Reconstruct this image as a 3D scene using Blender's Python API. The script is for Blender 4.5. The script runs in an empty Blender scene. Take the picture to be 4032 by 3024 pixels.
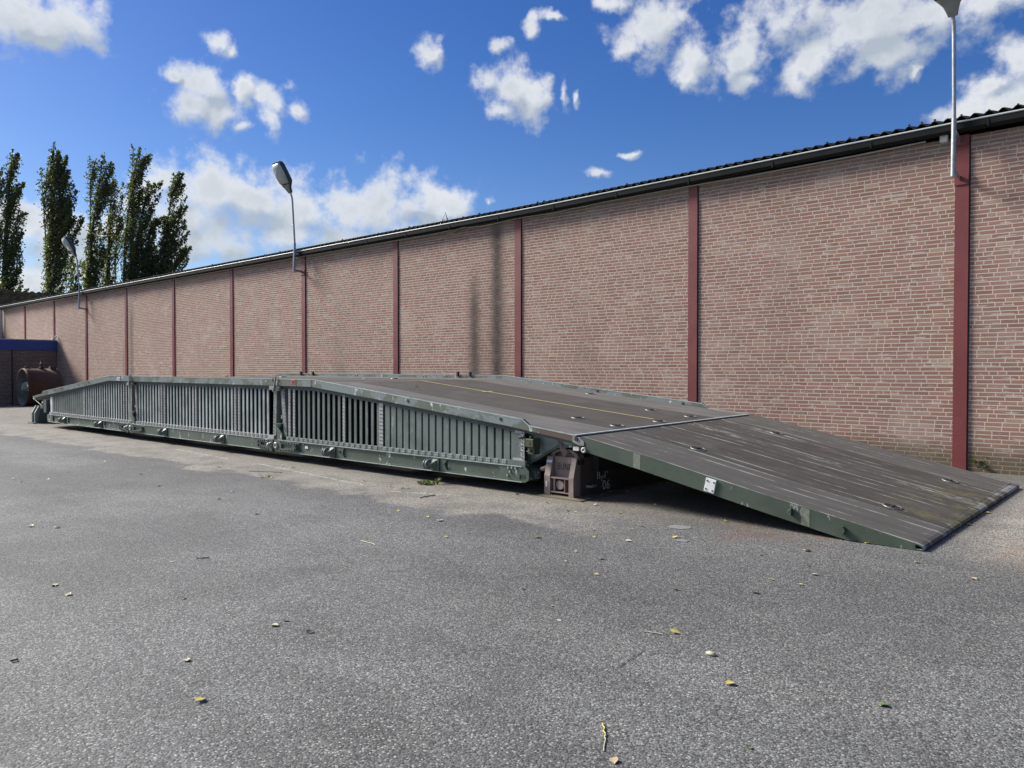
import bpy, bmesh, math, random
import numpy as np
from mathutils import Vector, Matrix, geometry
random.seed(7)
R_ = math.radians
scene = bpy.context.scene
col = scene.collection

# ---------------------------------------------------------------- camera
CAM_H = 1.51
TH = math.atan((2016 + 1395) / 3035.0)          # wall direction against the view axis
PITCH = math.atan((1512 - 1457) / 3035.0)
ct, st = math.cos(TH), math.sin(TH)
FWD = Vector((-ct * math.cos(PITCH), st * math.cos(PITCH), -math.sin(PITCH)))
RGT = Vector((st, ct, 0))
UPV = RGT.cross(FWD)
CAM = Vector((0, 0, CAM_H))
cd = bpy.data.cameras.new('camera'); cam = bpy.data.objects.new('camera', cd); col.objects.link(cam)
cd.sensor_width = 36; cd.lens = 3035 / 4032 * 36; cd.clip_start = 0.05; cd.clip_end = 2000
cam.matrix_world = Matrix(((RGT.x, UPV.x, -FWD.x, 0), (RGT.y, UPV.y, -FWD.y, 0), (RGT.z, UPV.z, -FWD.z, CAM_H), (0, 0, 0, 1)))
scene.camera = cam
FH = Vector((-ct, st, 0))
def ray(x, y): return FWD + RGT * ((x - 2016) / 3035) - UPV * ((y - 1512) / 3035)
def on_z(x, y, z=0.0):
    d = ray(x, y); return CAM + d * ((z - CAM_H) / d.z)
def on_x(x, y, X):
    d = ray(x, y); return CAM + d * (X / d.x)
def azel(x, y):
    d = ray(x, y).normalized(); return math.atan2(d.dot(RGT), d.dot(FH)), math.asin(d.z)

# ---------------------------------------------------------------- node helper
class NT:
    def __init__(s, tree): s.t = tree; s.n = tree.nodes; s.l = tree.links
    def put(s, sock, v):
        if v is None: return
        if isinstance(v, bpy.types.NodeSocket): s.l.new(v, sock)
        elif isinstance(v, (tuple, list, Vector)):
            v = tuple(v)
            if sock.type == 'RGBA' and len(v) == 3: v = v + (1,)
            sock.default_value = v
        else: sock.default_value = v
    def node(s, ty, props=None, **ins):
        n = s.n.new(ty)
        for k, v in (props or {}).items(): setattr(n, k, v)
        for k, v in ins.items():
            s.put(n.inputs[int(k[1:])] if k[0] == 'i' and k[1:].isdigit() else n.inputs[k], v)
        return n
    def m(s, op, a, b=None, c=None, clamp=False):
        n = s.n.new('ShaderNodeMath'); n.operation = op; n.use_clamp = clamp
        s.put(n.inputs[0], a); s.put(n.inputs[1], b); s.put(n.inputs[2], c); return n.outputs[0]
    def v(s, op, a, b=None, sc=None):
        n = s.n.new('ShaderNodeVectorMath'); n.operation = op
        s.put(n.inputs[0], a); s.put(n.inputs[1], b)
        if sc is not None: s.put(n.inputs['Scale'], sc)
        return n.outputs['Value'] if op in ('LENGTH', 'DOT_PRODUCT', 'DISTANCE') else n.outputs[0]
    def mix(s, f, a, b, mode='MIX'):
        n = s.n.new('ShaderNodeMix'); n.data_type = 'RGBA'; n.blend_type = mode
        s.put(n.inputs[0], f); s.put(n.inputs[6], a); s.put(n.inputs[7], b); return n.outputs[2]
    def step(s, x, lo, hi, a=0.0, b=1.0):
        n = s.n.new('ShaderNodeMapRange'); n.interpolation_type = 'SMOOTHSTEP'
        for i, q in enumerate((x, lo, hi, a, b)): s.put(n.inputs[i], q)
        return n.outputs[0]
    def noise(s, vec, scale, detail=3, rough=0.55, col=False, dist=0):
        n = s.node('ShaderNodeTexNoise', None, Vector=vec, Scale=scale, Detail=detail, Roughness=rough, Distortion=dist)
        return n.outputs['Color' if col else 'Fac']
    def white(s, vec): return s.node('ShaderNodeTexWhiteNoise', None, Vector=vec).outputs['Value']
    def vor(s, vec, scale, out='Distance', feature='F1'):
        return s.node('ShaderNodeTexVoronoi', {'feature': feature}, Vector=vec, Scale=scale).outputs[out]
    def xyz(s, vec):
        n = s.node('ShaderNodeSeparateXYZ', None, i0=vec); return n.outputs[0], n.outputs[1], n.outputs[2]
    def comb(s, x=0.0, y=0.0, z=0.0): return s.node('ShaderNodeCombineXYZ', None, i0=x, i1=y, i2=z).outputs[0]
    def ramp(s, f, stops):
        n = s.n.new('ShaderNodeValToRGB'); e = n.color_ramp.elements
        while len(e) < len(stops): e.new(0.5)
        for i, (p, c) in enumerate(stops): e[i].position = p; e[i].color = tuple(c) + (1,)
        s.put(n.inputs[0], f); return n.outputs[0]
    def bump(s, h, strength=0.5, dist=0.01):
        return s.node('ShaderNodeBump', None, Strength=strength, Distance=dist, Height=h).outputs[0]

# ---------------------------------------------------------------- world: sky with drifting cumulus
SUN = Vector((-0.800, -0.245, 0.548)).normalized()       # towards the sun
SUN_EL = math.asin(SUN.z); SUN_ROT = math.atan2(SUN.x, SUN.y) % (2 * math.pi)
SKY_STRENGTH = 0.10
w = bpy.data.worlds.new('World'); scene.world = w; w.use_nodes = True
w.node_tree.nodes.clear(); g = NT(w.node_tree)
sky = g.node('ShaderNodeTexSky', {'sky_type': 'NISHITA', 'sun_disc': False, 'sun_elevation': SUN_EL, 'sun_rotation': SUN_ROT,
                                  'air_density': 1.0, 'dust_density': 0.35, 'ozone_density': 3.0}).outputs[0]
dirv = g.node('ShaderNodeTexCoord').outputs['Generated']
az = g.m('ARCTAN2', g.v('DOT_PRODUCT', dirv, tuple(RGT)), g.v('DOT_PRODUCT', dirv, tuple(FH)))
dz_ = g.xyz(dirv)[2]; el = g.m('ARCSINE', dz_)
ae = g.comb(az, el, 0.0)
clouds = [(100,55,170,105),(270,60,130,115),(340,120,75,75),(180,120,120,60),
 (862,168,58,52),(905,205,48,30),
 (800,345,105,80),(760,410,100,75),(850,450,110,75),(960,360,55,55),(1080,400,80,60),(1060,470,55,65),(1165,440,55,45),(695,300,45,40),(945,495,50,30),
 (1695,200,70,55),(1965,185,55,32),(2105,120,45,50),(2180,65,55,22),
 (2010,350,135,105),(1920,335,65,60),(2100,385,80,100),(1960,445,85,45),(2220,370,25,55),(2278,385,18,35),
 (2580,100,180,105),(2480,190,75,50),(2740,220,115,90),(2690,300,65,55),(2900,250,160,85),(2950,320,90,45),(3100,70,180,130),(3200,230,120,105),
 (3420,110,260,120),(3500,210,150,85),(3650,70,220,110),(3850,20,170,70),(2420,10,90,40),
 (3980,410,190,90),(3830,430,110,55),(4020,240,110,90),(3900,330,80,50),(3185,265,90,80),(3600,285,30,30),
 (2355,675,65,22),(2485,608,45,16),(2400,940,30,18),
 (850,745,150,115),(730,850,170,150),(800,950,180,100),(1000,790,170,100),(1200,830,210,115),(1400,850,230,130),(1600,800,190,95),(1760,820,130,75),(1500,950,330,110),(1180,930,180,70),(640,720,60,40),(700,770,90,60),
 (230,880,120,110),(60,900,130,120),(240,970,150,90),(90,1110,140,80),(520,800,70,60),(420,900,90,80),(330,1060,120,70),
 (1925,800,28,20)]
best = None; best2 = None
warp = g.v('MULTIPLY', g.v('SUBTRACT', g.noise(dirv, 24.0, 6, 0.6, True), (0.5, 0.5, 0.5)), (0.034, 0.030, 0.0))
aew = g.v('ADD', ae, warp)
for (x, y, rx, ry) in clouds:
    a, e = azel(x, y)
    k_ = 0.95 if max(rx, ry) < 70 else (0.92 if max(rx, ry) < 140 else 0.86)
    if y > 690 and 600 < x < 1850: k_ = 0.74
    q = g.v('MULTIPLY', g.v('SUBTRACT', aew, (a, e, 0)), (3035 / rx * k_, 3035 / ry * k_, 0))
    L = g.v('LENGTH', q); L2 = g.v('LENGTH', g.v('ADD', q, (-min(0.35, 0.016 * 3035 / rx * k_), min(0.5, 0.024 * 3035 / ry * k_), 0)))
    best = L if best is None else g.m('SMOOTH_MIN', best, L, 0.30)
    best2 = L2 if best2 is None else g.m('SMOOTH_MIN', best2, L2, 0.30)
body = g.m('SUBTRACT', 1.0, best)
n1 = g.noise(g.v('ADD', dirv, (3.1, 0.7, 1.9)), 30.0, 9, 0.57)
n2 = g.noise(g.v('ADD', g.v('ADD', dirv, (3.1, 0.7, 1.9)), tuple((RGT * -0.010 + Vector((0, 0, 0.012))))), 30.0, 9, 0.57)
# behind the viewer and overhead: unseen broken cumulus, thickened sunward to add fill light
unseen_clouds = g.m('SUBTRACT', g.noise(dirv, 3.2, 3, 0.5), 0.50)
front = g.step(g.m('ABSOLUTE', az), 0.62, 0.80)
sun_near = g.step(g.v('DOT_PRODUCT', dirv, (SUN.x, SUN.y, 0.5)), -0.1, 0.7, -0.12, 0.06)
unseen_clouds = g.m('MULTIPLY', g.m('MULTIPLY', g.m('ADD', unseen_clouds, sun_near), 4.0), front)
dens = g.m('ADD', g.m('MAXIMUM', g.m('MAXIMUM', body, -1.4), g.m('ADD', unseen_clouds, g.m('MULTIPLY', g.m('SUBTRACT', 1.0, front), -2.0))), g.m('MULTIPLY', g.m('SUBTRACT', n1, 0.495), 2.7))
mask = g.m('MULTIPLY', g.step(dens, -0.06, 0.86), g.step(dens, 0.0, 1.2, 0.90, 1.0))
relief = g.m('MULTIPLY', g.m('SUBTRACT', n1, n2), 2.4)
soft = g.noise(g.v('ADD', dirv, (0.3, 5.0, 2.0)), 9.0, 4, 0.5)
selfsh = g.step(g.m('SUBTRACT', best, best2), -0.25, 0.45)
shade = g.m('ADD', g.m('ADD', g.m('MULTIPLY', g.m('SUBTRACT', selfsh, 0.40), 0.75), g.m('ADD', g.step(dens, 0.35, 1.30, 0.0, 0.40), g.m('MULTIPLY', g.m('SUBTRACT', soft, 0.5), 1.0)), g.m('MULTIPLY', relief, -0.8)), clamp=True)
ccol = g.mix(shade, (4.25, 4.3, 4.35), (2.05, 2.35, 2.70))
sunside = g.step(g.v('DOT_PRODUCT', dirv, (SUN.x, SUN.y, 0.5)), -0.1, 0.7)
ccol = g.mix(g.m('MULTIPLY', front, sunside), ccol, (7.0, 6.9, 6.7))  # unseen sunward clouds made extra bright as fill light
hsv = g.node('ShaderNodeHueSaturation', None, Hue=0.5175, Saturation=1.33, Value=0.53, Color=sky).outputs[0]
skyc = g.mix(g.m('MULTIPLY', mask, 0.97), hsv, ccol)
bg = g.node('ShaderNodeBackground', None, Color=skyc, Strength=SKY_STRENGTH)
wo = g.node('ShaderNodeOutputWorld', None, Surface=bg.outputs[0])
w.cycles.sampling_method = 'MANUAL'; w.cycles.sample_map_resolution = 512

# ---------------------------------------------------------------- sun, exposure
ld = bpy.data.lights.new('sun', 'SUN'); ld.energy = 3.6; ld.angle = R_(16); ld.color = (1.0, 0.945, 0.86)
so = bpy.data.objects.new('sun', ld); col.objects.link(so); so.rotation_euler = (-SUN).to_track_quat('-Z', 'Y').to_euler(); so.location = (-20, -10, 30)
scene.view_settings.view_transform = 'Standard'; scene.view_settings.look = 'None'
scene.view_settings.exposure = 1.15; scene.view_settings.gamma = 1.0
scene.render.engine = 'CYCLES'

# ---------------------------------------------------------------- materials
def mat(name, fn):
    m = bpy.data.materials.new(name); m.use_nodes = True; m.node_tree.nodes.clear(); g = NT(m.node_tree)
    P = g.node('ShaderNodeNewGeometry').outputs['Position']
    c, rough, nor, met, extra = fn(g, P)
    b = g.node('ShaderNodeBsdfPrincipled', None)
    g.put(b.inputs['Base Color'], c); g.put(b.inputs['Roughness'], rough); g.put(b.inputs['Metallic'], met)
    if nor is not None: g.put(b.inputs['Normal'], nor)
    for k, v in (extra or {}).items(): g.put(b.inputs[k], v)
    o = g.node('ShaderNodeOutputMaterial', None, Surface=b.outputs[0]); return m
M = {}

def plain(name, c1, c2, rough=0.5, scale=6, met=0.0, bs=0.0, extra=None):
    def fn(g, P):
        n = g.noise(P, scale, 5, 0.6); f = g.step(n, 0.32, 0.68)
        fine = g.noise(P, scale * 9, 3, 0.6)
        c = g.mix(g.m('MULTIPLY', g.m('SUBTRACT', fine, 0.4, clamp=True), 0.5), g.mix(f, c1, c2), tuple(x * 0.6 for x in c1))
        return c, g.m('ADD', rough - 0.08, g.m('MULTIPLY', n, 0.16)), (g.bump(fine, bs, 0.004) if bs else None), met, extra
    M[name] = mat(name, fn)

def brick_fn(axis, lightness=1.0, hall=True):
    def fn(g, P):
        wob = g.noise(P, 9.0, 2, 0.5, True)
        Pw = g.v('ADD', P, g.v('MULTIPLY', g.v('SUBTRACT', wob, (0.5, 0.5, 0.5)), (0.004, 0.004, 0.005)))
        X, Y, Z = g.xyz(Pw); u = X if axis == 'x' else Y
        zz = g.m('ADD', g.m('DIVIDE', Z, 0.0625), 100.2); row = g.m('FLOOR', zz); fz = g.m('FRACT', zz)
        uu = g.m('ADD', g.m('ADD', g.m('DIVIDE', u, 0.22), 500.0), g.m('MULTIPLY', g.white(g.comb(row, 3.7, 0.0)), 7.3))
        c0 = g.m('FLOOR', uu); fu = g.m('FRACT', uu)
        half = g.m('GREATER_THAN', g.white(g.comb(c0, row, 1.0)), 0.86)
        f2 = g.m('MULTIPLY', fu, 2.0)
        fh = g.m('ADD', g.m('MULTIPLY', half, g.m('FRACT', f2)), g.m('MULTIPLY', g.m('SUBTRACT', 1.0, half), fu))
        cell = g.m('ADD', c0, g.m('MULTIPLY', half, g.m('MULTIPLY', g.m('FLOOR', f2), 0.5)))
        jw = g.m('ADD', 0.052, g.m('MULTIPLY', half, 0.052))
        mu = g.m('SUBTRACT', 1.0, g.step(fh, g.m('MULTIPLY', jw, 0.6), g.m('MULTIPLY', jw, 1.2)))
        mz = g.m('SUBTRACT', 1.0, g.step(fz, 0.21, 0.29))
        mort = g.m('MAXIMUM', g.m('MULTIPLY', mu, 0.88), mz)
        rnd = g.white(g.comb(cell, row, 5.0)); rnd2 = g.white(g.comb(cell, row, 9.0))
        bc = g.ramp(rnd, [(0.0, (0.200, 0.110, 0.088)), (0.2, (0.235, 0.125, 0.099)), (0.5, (0.262, 0.140, 0.111)), (0.85, (0.290, 0.160, 0.127)), (0.97, (0.30, 0.190, 0.145)), (1.0, (0.34, 0.26, 0.18))])
        grain = g.noise(P, 60, 4, 0.65)
        bc = g.mix(g.step(grain, 0.35, 0.75, 0.0, 0.25), bc, (0.37, 0.27, 0.23))
        bc = g.mix(g.step(rnd2, 0.86, 1.0, 0.0, 0.45), bc, (0.20, 0.15, 0.14))
        mc = g.mix(g.noise(P, 25, 3), (0.42, 0.36, 0.295), (0.53, 0.46, 0.38))
        lip = g.m('MULTIPLY', g.step(fz, 0.75, 0.35), g.step(g.noise(g.comb(g.m('MULTIPLY', u, 2.0), g.m('MULTIPLY', Z, 9.0), 3.0), 1.6, 4, 0.6), 0.57, 0.64))
        bc = g.mix(g.m('MULTIPLY', lip, 0.65), bc, (0.55, 0.52, 0.49))
        c = g.mix(mort, bc, mc)
        px, py, pz = g.xyz(P); pu = px if axis == 'x' else py
        # pale lime bloom in loose patches
        bl = g.noise(g.comb(pu, 0.0, g.m('MULTIPLY', pz, 1.6)), 0.8, 5, 0.6)
        c = g.mix(g.step(bl, 0.50, 0.72, 0.0, 0.38), c, (0.47, 0.385, 0.335))
        bl2 = g.noise(g.comb(pu, 4.0, g.m('MULTIPLY', pz, 5.0)), 2.2, 5, 0.7)
        c = g.mix(g.step(bl2, 0.62, 0.72, 0.0, 0.38), c, (0.52, 0.46, 0.43))
        dk = g.noise(g.comb(pu, 7.0, g.m('MULTIPLY', pz, 0.25)), 0.9, 4, 0.6)
        c = g.mix(g.step(dk, 0.54, 0.78, 0.0, 0.22), c, (0.16, 0.13, 0.115))
        if hall:
            jag = g.m('MULTIPLY', g.m('SUBTRACT', g.noise(g.comb(px, 0.0, g.m('MULTIPLY', pz, 1.6)), 5.0, 6, 0.85), 0.5), 0.34)
            def streak(x0, wd, z0, z1, amt, c):
                gx = g.m('DIVIDE', g.m('ADD', g.m('SUBTRACT', px, x0), jag), wd)
                gg = g.m('POWER', 2.718, g.m('MULTIPLY', g.m('MULTIPLY', gx, gx), -1.0))
                up = g.step(pz, z0, z1)
                br = g.step(g.noise(g.comb(px, 2.0, pz), 5.0, 4, 0.7), 0.25, 0.6, 0.82, 1.0)
                dark = g.mix(mort, (0.060, 0.052, 0.048), (0.035, 0.032, 0.031))
                per = g.m('ADD', g.m('MULTIPLY', g.m('SUBTRACT', 1.0, mort), g.m('MULTIPLY', g.m('SUBTRACT', rnd, 1.0), 0.34)), 1.0)
                return g.mix(g.m('MULTIPLY', g.m('MULTIPLY', g.m('MULTIPLY', gg, up), per), g.m('MULTIPLY', br, amt)), c, dark)
            c = streak(-12.12, 0.19, 5.3, 4.6, 1.0, c); c = streak(-12.05, 0.36, 4.6, 2.0, 0.28, c)
            c = streak(-12.85, 0.18, 4.3, 2.9, 0.90, c); c = streak(-12.8, 0.34, 3.6, 1.5, 0.26, c)
            c = streak(-32.28, 0.20, 4.8, 3.6, 0.62, c); c = streak(-33.05, 0.12, 3.4, 1.4, 0.40, c)
            c = streak(-37.9, 0.45, 2.2, 0.6, 0.3, c); c = streak(-18.2, 0.30, 4.3, 1.4, 0.25, c); c = streak(-5.4, 0.35, 4.9, 4.2, 0.12, c)
            alg = g.m('MULTIPLY', g.step(g.m('ADD', pz, g.m('MULTIPLY', g.m('SUBTRACT', bl2, 0.5), 0.5)), 0.58, 0.14), g.step(grain, 0.2, 0.6, 0.6, 1.0))
            c = g.mix(g.m('MULTIPLY', alg, 0.85), c, g.mix(mort, (0.085, 0.075, 0.045), (0.14, 0.13, 0.09)))
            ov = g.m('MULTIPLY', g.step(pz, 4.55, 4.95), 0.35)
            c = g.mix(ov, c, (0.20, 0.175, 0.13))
        if lightness != 1.0: c = g.mix(1.0, c, (lightness,) * 3, 'MULTIPLY')
        h = g.m('ADD', g.m('MULTIPLY', g.m('SUBTRACT', 1.0, mort), 1.0), g.m('MULTIPLY', grain, 0.35))
        return c, 0.9, g.bump(h, 0.5, 0.005), 0.0, {'Specular IOR Level': 0.25}
    return fn
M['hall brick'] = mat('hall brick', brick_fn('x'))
M['annex brick'] = mat('annex brick', brick_fn('y', 0.62, False))
M['annex side brick'] = mat('annex side brick', brick_fn('x', 0.62, False))

def asphalt_fn(g, P):
    X, Y, Z = g.xyz(P)
    big = g.noise(P, 0.35, 4, 0.55); mid = g.noise(P, 1.7, 5, 0.62)
    band0 = g.noise(g.comb(g.m('MULTIPLY', X, 0.6), Y, 3.0), 1.1, 5, 0.65)
    edge = g.m('ADD', Y, g.m('ADD', g.m('MULTIPLY', g.m('SUBTRACT', mid, 0.5), 0.9), g.m('MULTIPLY', g.m('SUBTRACT', big, 0.5), 0.8)))
    pale = g.m('MULTIPLY', g.step(g.m('ADD', edge, g.m('MULTIPLY', g.m('SUBTRACT', band0, 0.5), 0.9)), 5.56, 5.78), g.step(X, -3.2, -5.5))
    pale2 = g.m('MULTIPLY', g.step(X, -1.75, -1.2), g.step(edge, 6.7, 7.9))
    pale = g.m('MAXIMUM', pale, g.m('MULTIPLY', pale2, 0.9))
    base = g.mix(g.step(big, 0.35, 0.65), (0.124, 0.126, 0.121), (0.170, 0.173, 0.166))
    band = g.noise(g.comb(g.m('MULTIPLY', X, 0.45), Y, 7.0), 0.75, 4, 0.6)
    base = g.mix(g.step(band, 0.48, 0.68, 0, 0.60), base, (0.088, 0.087, 0.084))
    base = g.mix(g.step(band, 0.46, 0.30, 0, 0.50), base, (0.185, 0.182, 0.172))
    base = g.mix(g.step(mid, 0.42, 0.72, 0, 0.45), base, (0.098, 0.095, 0.090))
    rim = g.m('MULTIPLY', g.m('MULTIPLY', g.step(edge, 4.3, 5.5), g.step(X, 1.0, -4.0)), g.step(band, 0.30, 0.55, 0.35, 1.0))
    base = g.mix(g.m('MULTIPLY', rim, 0.55), base, (0.088, 0.087, 0.086))
    base = g.mix(pale, base, g.mix(g.step(mid, 0.28, 0.66), (0.160, 0.150, 0.130), (0.250, 0.235, 0.204)))
    base = g.mix(g.m('MULTIPLY', pale2, 0.8), base, g.mix(g.step(mid, 0.3, 0.65), (0.21, 0.195, 0.17), (0.33, 0.31, 0.27)))
    # aggregate: every stone its own tone, some bright chips
    stone = g.vor(P, 105, 'Color'); sv = g.xyz(stone)[0]
    d1 = g.vor(P, 105, 'Distance')
    fine = g.noise(P, 160, 3, 0.7)
    c = g.mix(1.0, base, g.ramp(sv, [(0.0, (0.36,) * 3), (0.45, (0.84,) * 3), (0.8, (1.22,) * 3), (1.0, (1.75,) * 3)]), 'MULTIPLY')
    chip = g.m('MULTIPLY', g.step(sv, 0.86, 0.95), g.step(d1, 0.50, 0.30))
    c = g.mix(g.m('MULTIPLY', g.m('MULTIPLY', chip, g.step(big, 0.40, 0.60, 0.40, 1.0)), 0.78), c, (0.52, 0.53, 0.50))
    c = g.mix(g.step(fine, 0.43, 0.27, 0.0, 0.72), c, (0.05, 0.05, 0.052))
    # oil and rust marks
    r0 = g.m('MULTIPLY', g.step(g.v('DISTANCE', P, (-0.75, 7.6, 0)), 1.2, 0.2), g.step(mid, 0.42, 0.62))
    r1 = g.m('MULTIPLY', g.step(g.v('DISTANCE', P, (-2.9, 6.9, 0)), 0.9, 0.1), g.step(mid, 0.42, 0.66))
    c = g.mix(g.m('MULTIPLY', g.m('MAXIMUM', r0, r1), 0.5), c, (0.22, 0.125, 0.075))
    dirt = g.m('MULTIPLY', g.step(edge, 6.6, 7.0), g.step(X, -2.5, -3.2))
    c = g.mix(g.m('MULTIPLY', dirt, 0.30), c, (0.10, 0.08, 0.06))
    stain = g.noise(g.v('ADD', P, (31, 8, 0)), 0.9, 3, 0.5)
    c = g.mix(g.step(stain, 0.62, 0.74, 0, 0.40), c, (0.07, 0.07, 0.073))
    moss = g.m('MULTIPLY', g.step(Y, 12.2, 13.0), g.step(mid, 0.35, 0.6))
    c = g.mix(g.m('MULTIPLY', moss, 0.45), c, (0.13, 0.125, 0.07))
    # the remains of painted parking lines
    def seg(ax, ay, bx, by, wd):
        a = Vector((ax, ay, 0)); b = Vector((bx, by, 0)); d = (b - a); L = d.length; d.normalize()
        rel = g.v('SUBTRACT', P, tuple(a)); t = g.v('DOT_PRODUCT', rel, tuple(d)); n = g.v('DOT_PRODUCT', rel, (-d.y, d.x, 0))
        return g.m('MULTIPLY', g.m('MULTIPLY', g.step(g.m('ABSOLUTE', n), wd, wd * 0.6), g.step(t, 0.0, 0.03)), g.step(t, L, L - 0.03))
    ln = None
    for s_ in ((-11.3, 6.55, -8.2, 6.25, .035), (-9.6, 6.38, -9.2, 6.75, .03), (-7.5, 6.15, -6.6, 6.5, .03), (-14.5, 6.7, -12.2, 6.55, .035)):
        q = seg(*s_); ln = q if ln is None else g.m('MAXIMUM', ln, q)
    c = g.mix(g.m('MULTIPLY', ln, g.step(g.noise(P, 14, 4, 0.7), 0.42, 0.62, 0.0, 0.7)), c, (0.5, 0.5, 0.48))
    h = g.m('ADD', g.m('MULTIPLY', g.m('SUBTRACT', 1.0, d1), 1.0), g.m('MULTIPLY', fine, 0.5))
    return c, g.m('ADD', 0.72, g.m('MULTIPLY', sv, 0.2)), g.bump(h, 0.55, 0.006), 0.0, {'Specular IOR Level': 0.35}
M['asphalt'] = mat('asphalt', asphalt_fn)

def tread_fn(grooves):
    def fn(g, P):
        X, Y, Z = g.xyz(P)
        n = g.noise(g.comb(g.m('MULTIPLY', X, 0.35), Y, 0.0), 3.5, 5, 0.6); fine = g.noise(P, 130, 3, 0.7); mid = g.noise(P, 2.4, 5, 0.6)
        side = g.m('MAXIMUM', g.step(Y, 7.99, 7.96), g.step(Y, 10.54, 10.57))
        c = g.mix(g.step(n, 0.3, 0.7), (0.048, 0.043, 0.037), (0.074, 0.067, 0.059))
        c = g.mix(side, c, g.mix(g.step(n, 0.3, 0.7), (0.098, 0.094, 0.088), (0.140, 0.135, 0.128)) if not grooves else g.mix(g.step(n, 0.3, 0.7), (0.078, 0.073, 0.066), (0.100, 0.095, 0.087)))
        c = g.mix(g.step(fine, 0.5, 0.85, 0, 0.5), c, (0.20, 0.19, 0.18))
        c = g.mix(g.step(mid, 0.55, 0.75, 0, 0.45), c, (0.135, 0.125, 0.115))
        if grooves:
            k = g.m('DIVIDE', g.m('SUBTRACT', Y, 7.27), 0.2135); kr = g.m('ROUND', k)
            dd = g.m('MULTIPLY', g.m('ABSOLUTE', g.m('SUBTRACT', k, kr)), 0.2135)
            wv = g.m('ADD', g.noise(g.comb(g.m('MULTIPLY', X, 1.5), g.m('MULTIPLY', kr, 3.17), 0.0), 1.0, 6, 0.7), g.m('MULTIPLY', g.m('SUBTRACT', g.white(g.comb(kr, 2.0, 0.0)), 0.55), 0.14))
            wid = g.step(wv, 0.42, 0.70, 0.005, 0.026)
            ln = g.m('MULTIPLY', g.step(dd, wid, g.m('MULTIPLY', wid, 0.45)), g.step(wv, 0.41, 0.58, 0.10, 1.0))
            c = g.mix(g.m('MULTIPLY', ln, 0.66), c, (0.44, 0.45, 0.41))
            # scuffed strip beside the middle groove
            sc = g.m('MULTIPLY', g.step(g.m('ABSOLUTE', g.m('SUBTRACT', Y, 9.50)), 0.13, 0.04), g.step(g.noise(g.comb(g.m('MULTIPLY', X, 3), g.m('MULTIPLY', Y, 16), 0.0), 1.6, 5, 0.75), 0.48, 0.66))
            sc = g.m('MULTIPLY', sc, g.step(g.noise(g.comb(X, 1.0, 0.0), 1.4, 2, 0.5), 0.40, 0.54))
            c = g.mix(g.m('MULTIPLY', sc, 0.9), c, (0.50, 0.54, 0.49))
            sc2 = g.m('MULTIPLY', g.m('MULTIPLY', g.step(g.m('ABSOLUTE', g.m('SUBTRACT', Y, 10.42)), 0.10, 0.03), g.step(X, -3.4, -4.2)), g.step(g.noise(g.comb(g.m('MULTIPLY', X, 3), g.m('MULTIPLY', Y, 16), 4.0), 1.6, 5, 0.75), 0.48, 0.62))
            c = g.mix(g.m('MULTIPLY', sc2, 0.8), c, (0.45, 0.46, 0.42))
            wn = g.m('MULTIPLY', g.step(X, -1.80, -1.74), g.step(g.noise(P, 3.2, 4, 0.6), 0.50, 0.60))
            c = g.mix(g.m('MULTIPLY', wn, 0.7), c, (0.33, 0.35, 0.36))
            # moss on the low end
            ms = g.m('MULTIPLY', g.step(X, -2.55, -1.85), g.step(g.noise(P, 5, 5, 0.7), 0.44, 0.62))
            ms = g.m('MULTIPLY', ms, g.step(g.m('ABSOLUTE', g.m('SUBTRACT', Y, 9.2)), 1.6, 0.9))
            c = g.mix(g.m('MULTIPLY', ms, 0.55), c, g.mix(g.step(fine, 0.4, 0.6), (0.095, 0.095, 0.030), (0.25, 0.24, 0.085)))
        else:
            ln = g.m('MULTIPLY', g.step(g.noise(g.comb(g.m('MULTIPLY', X, 0.8), g.m('MULTIPLY', Y, 12), 0.0), 1.8, 4, 0.6), 0.62, 0.72), 0.30)
            c = g.mix(ln, c, (0.22, 0.21, 0.20))
        return c, 0.78, g.bump(g.m('ADD', fine, g.m('MULTIPLY', mid, 0.5)), 0.45, 0.004), 0.0, {'Specular IOR Level': 0.35}
    return fn
M['deck tread'] = mat('deck tread', tread_fn(False))
M['ramp tread'] = mat('ramp tread', tread_fn(True))

def paint_fn(c1, c2, chips=0.0, rough=0.42, camo=0.0, spec=0.5):
    def fn(g, P):
        n = g.noise(P, 2.6, 5, 0.6); f = g.step(n, 0.36, 0.62); fine = g.noise(P, 40, 4, 0.65)
        c = g.mix(f, c1, c2)
        if camo:
            Xc, Yc, Zc = g.xyz(P)
            c = g.mix(g.step(g.noise(g.v('ADD', P, (9, 0, 0)), 2.1, 4, 0.6), 0.46, 0.53, 0, camo), c, (0.20, 0.235, 0.235))
            run = g.noise(g.comb(g.m('MULTIPLY', Xc, 16), 0.0, g.m('MULTIPLY', Zc, 1.5)), 1.0, 3, 0.6)
            c = g.mix(g.step(run, 0.58, 0.72, 0, 0.30), c, (0.10, 0.105, 0.075))
            br = g.m('MULTIPLY', g.step(Xc, -5.95, -5.85), g.m('GREATER_THAN', Zc, 0.5))
            c = g.mix(br, c, (0.10, 0.068, 0.056))
        c = g.mix(g.step(fine, 0.5, 0.8, 0, 0.4), c, tuple(x * 0.55 for x in c1))
        if chips:
            Xd, Yd, Zd = g.xyz(P)
            ch = g.m('MULTIPLY', g.step(g.noise(g.comb(Xd, Yd, g.m('MULTIPLY', Zd, 0.4)), 9.0, 4, 0.65), 0.625, 0.650), g.step(fine, 0.3, 0.42))
            c = g.mix(g.m('MULTIPLY', ch, chips), c, (0.62, 0.63, 0.62))
        return c, g.m('ADD', rough - 0.06, g.m('MULTIPLY', fine, 0.14)), g.bump(fine, 0.08, 0.003), 0.0, {'Specular IOR Level': spec}
    return fn
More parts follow.
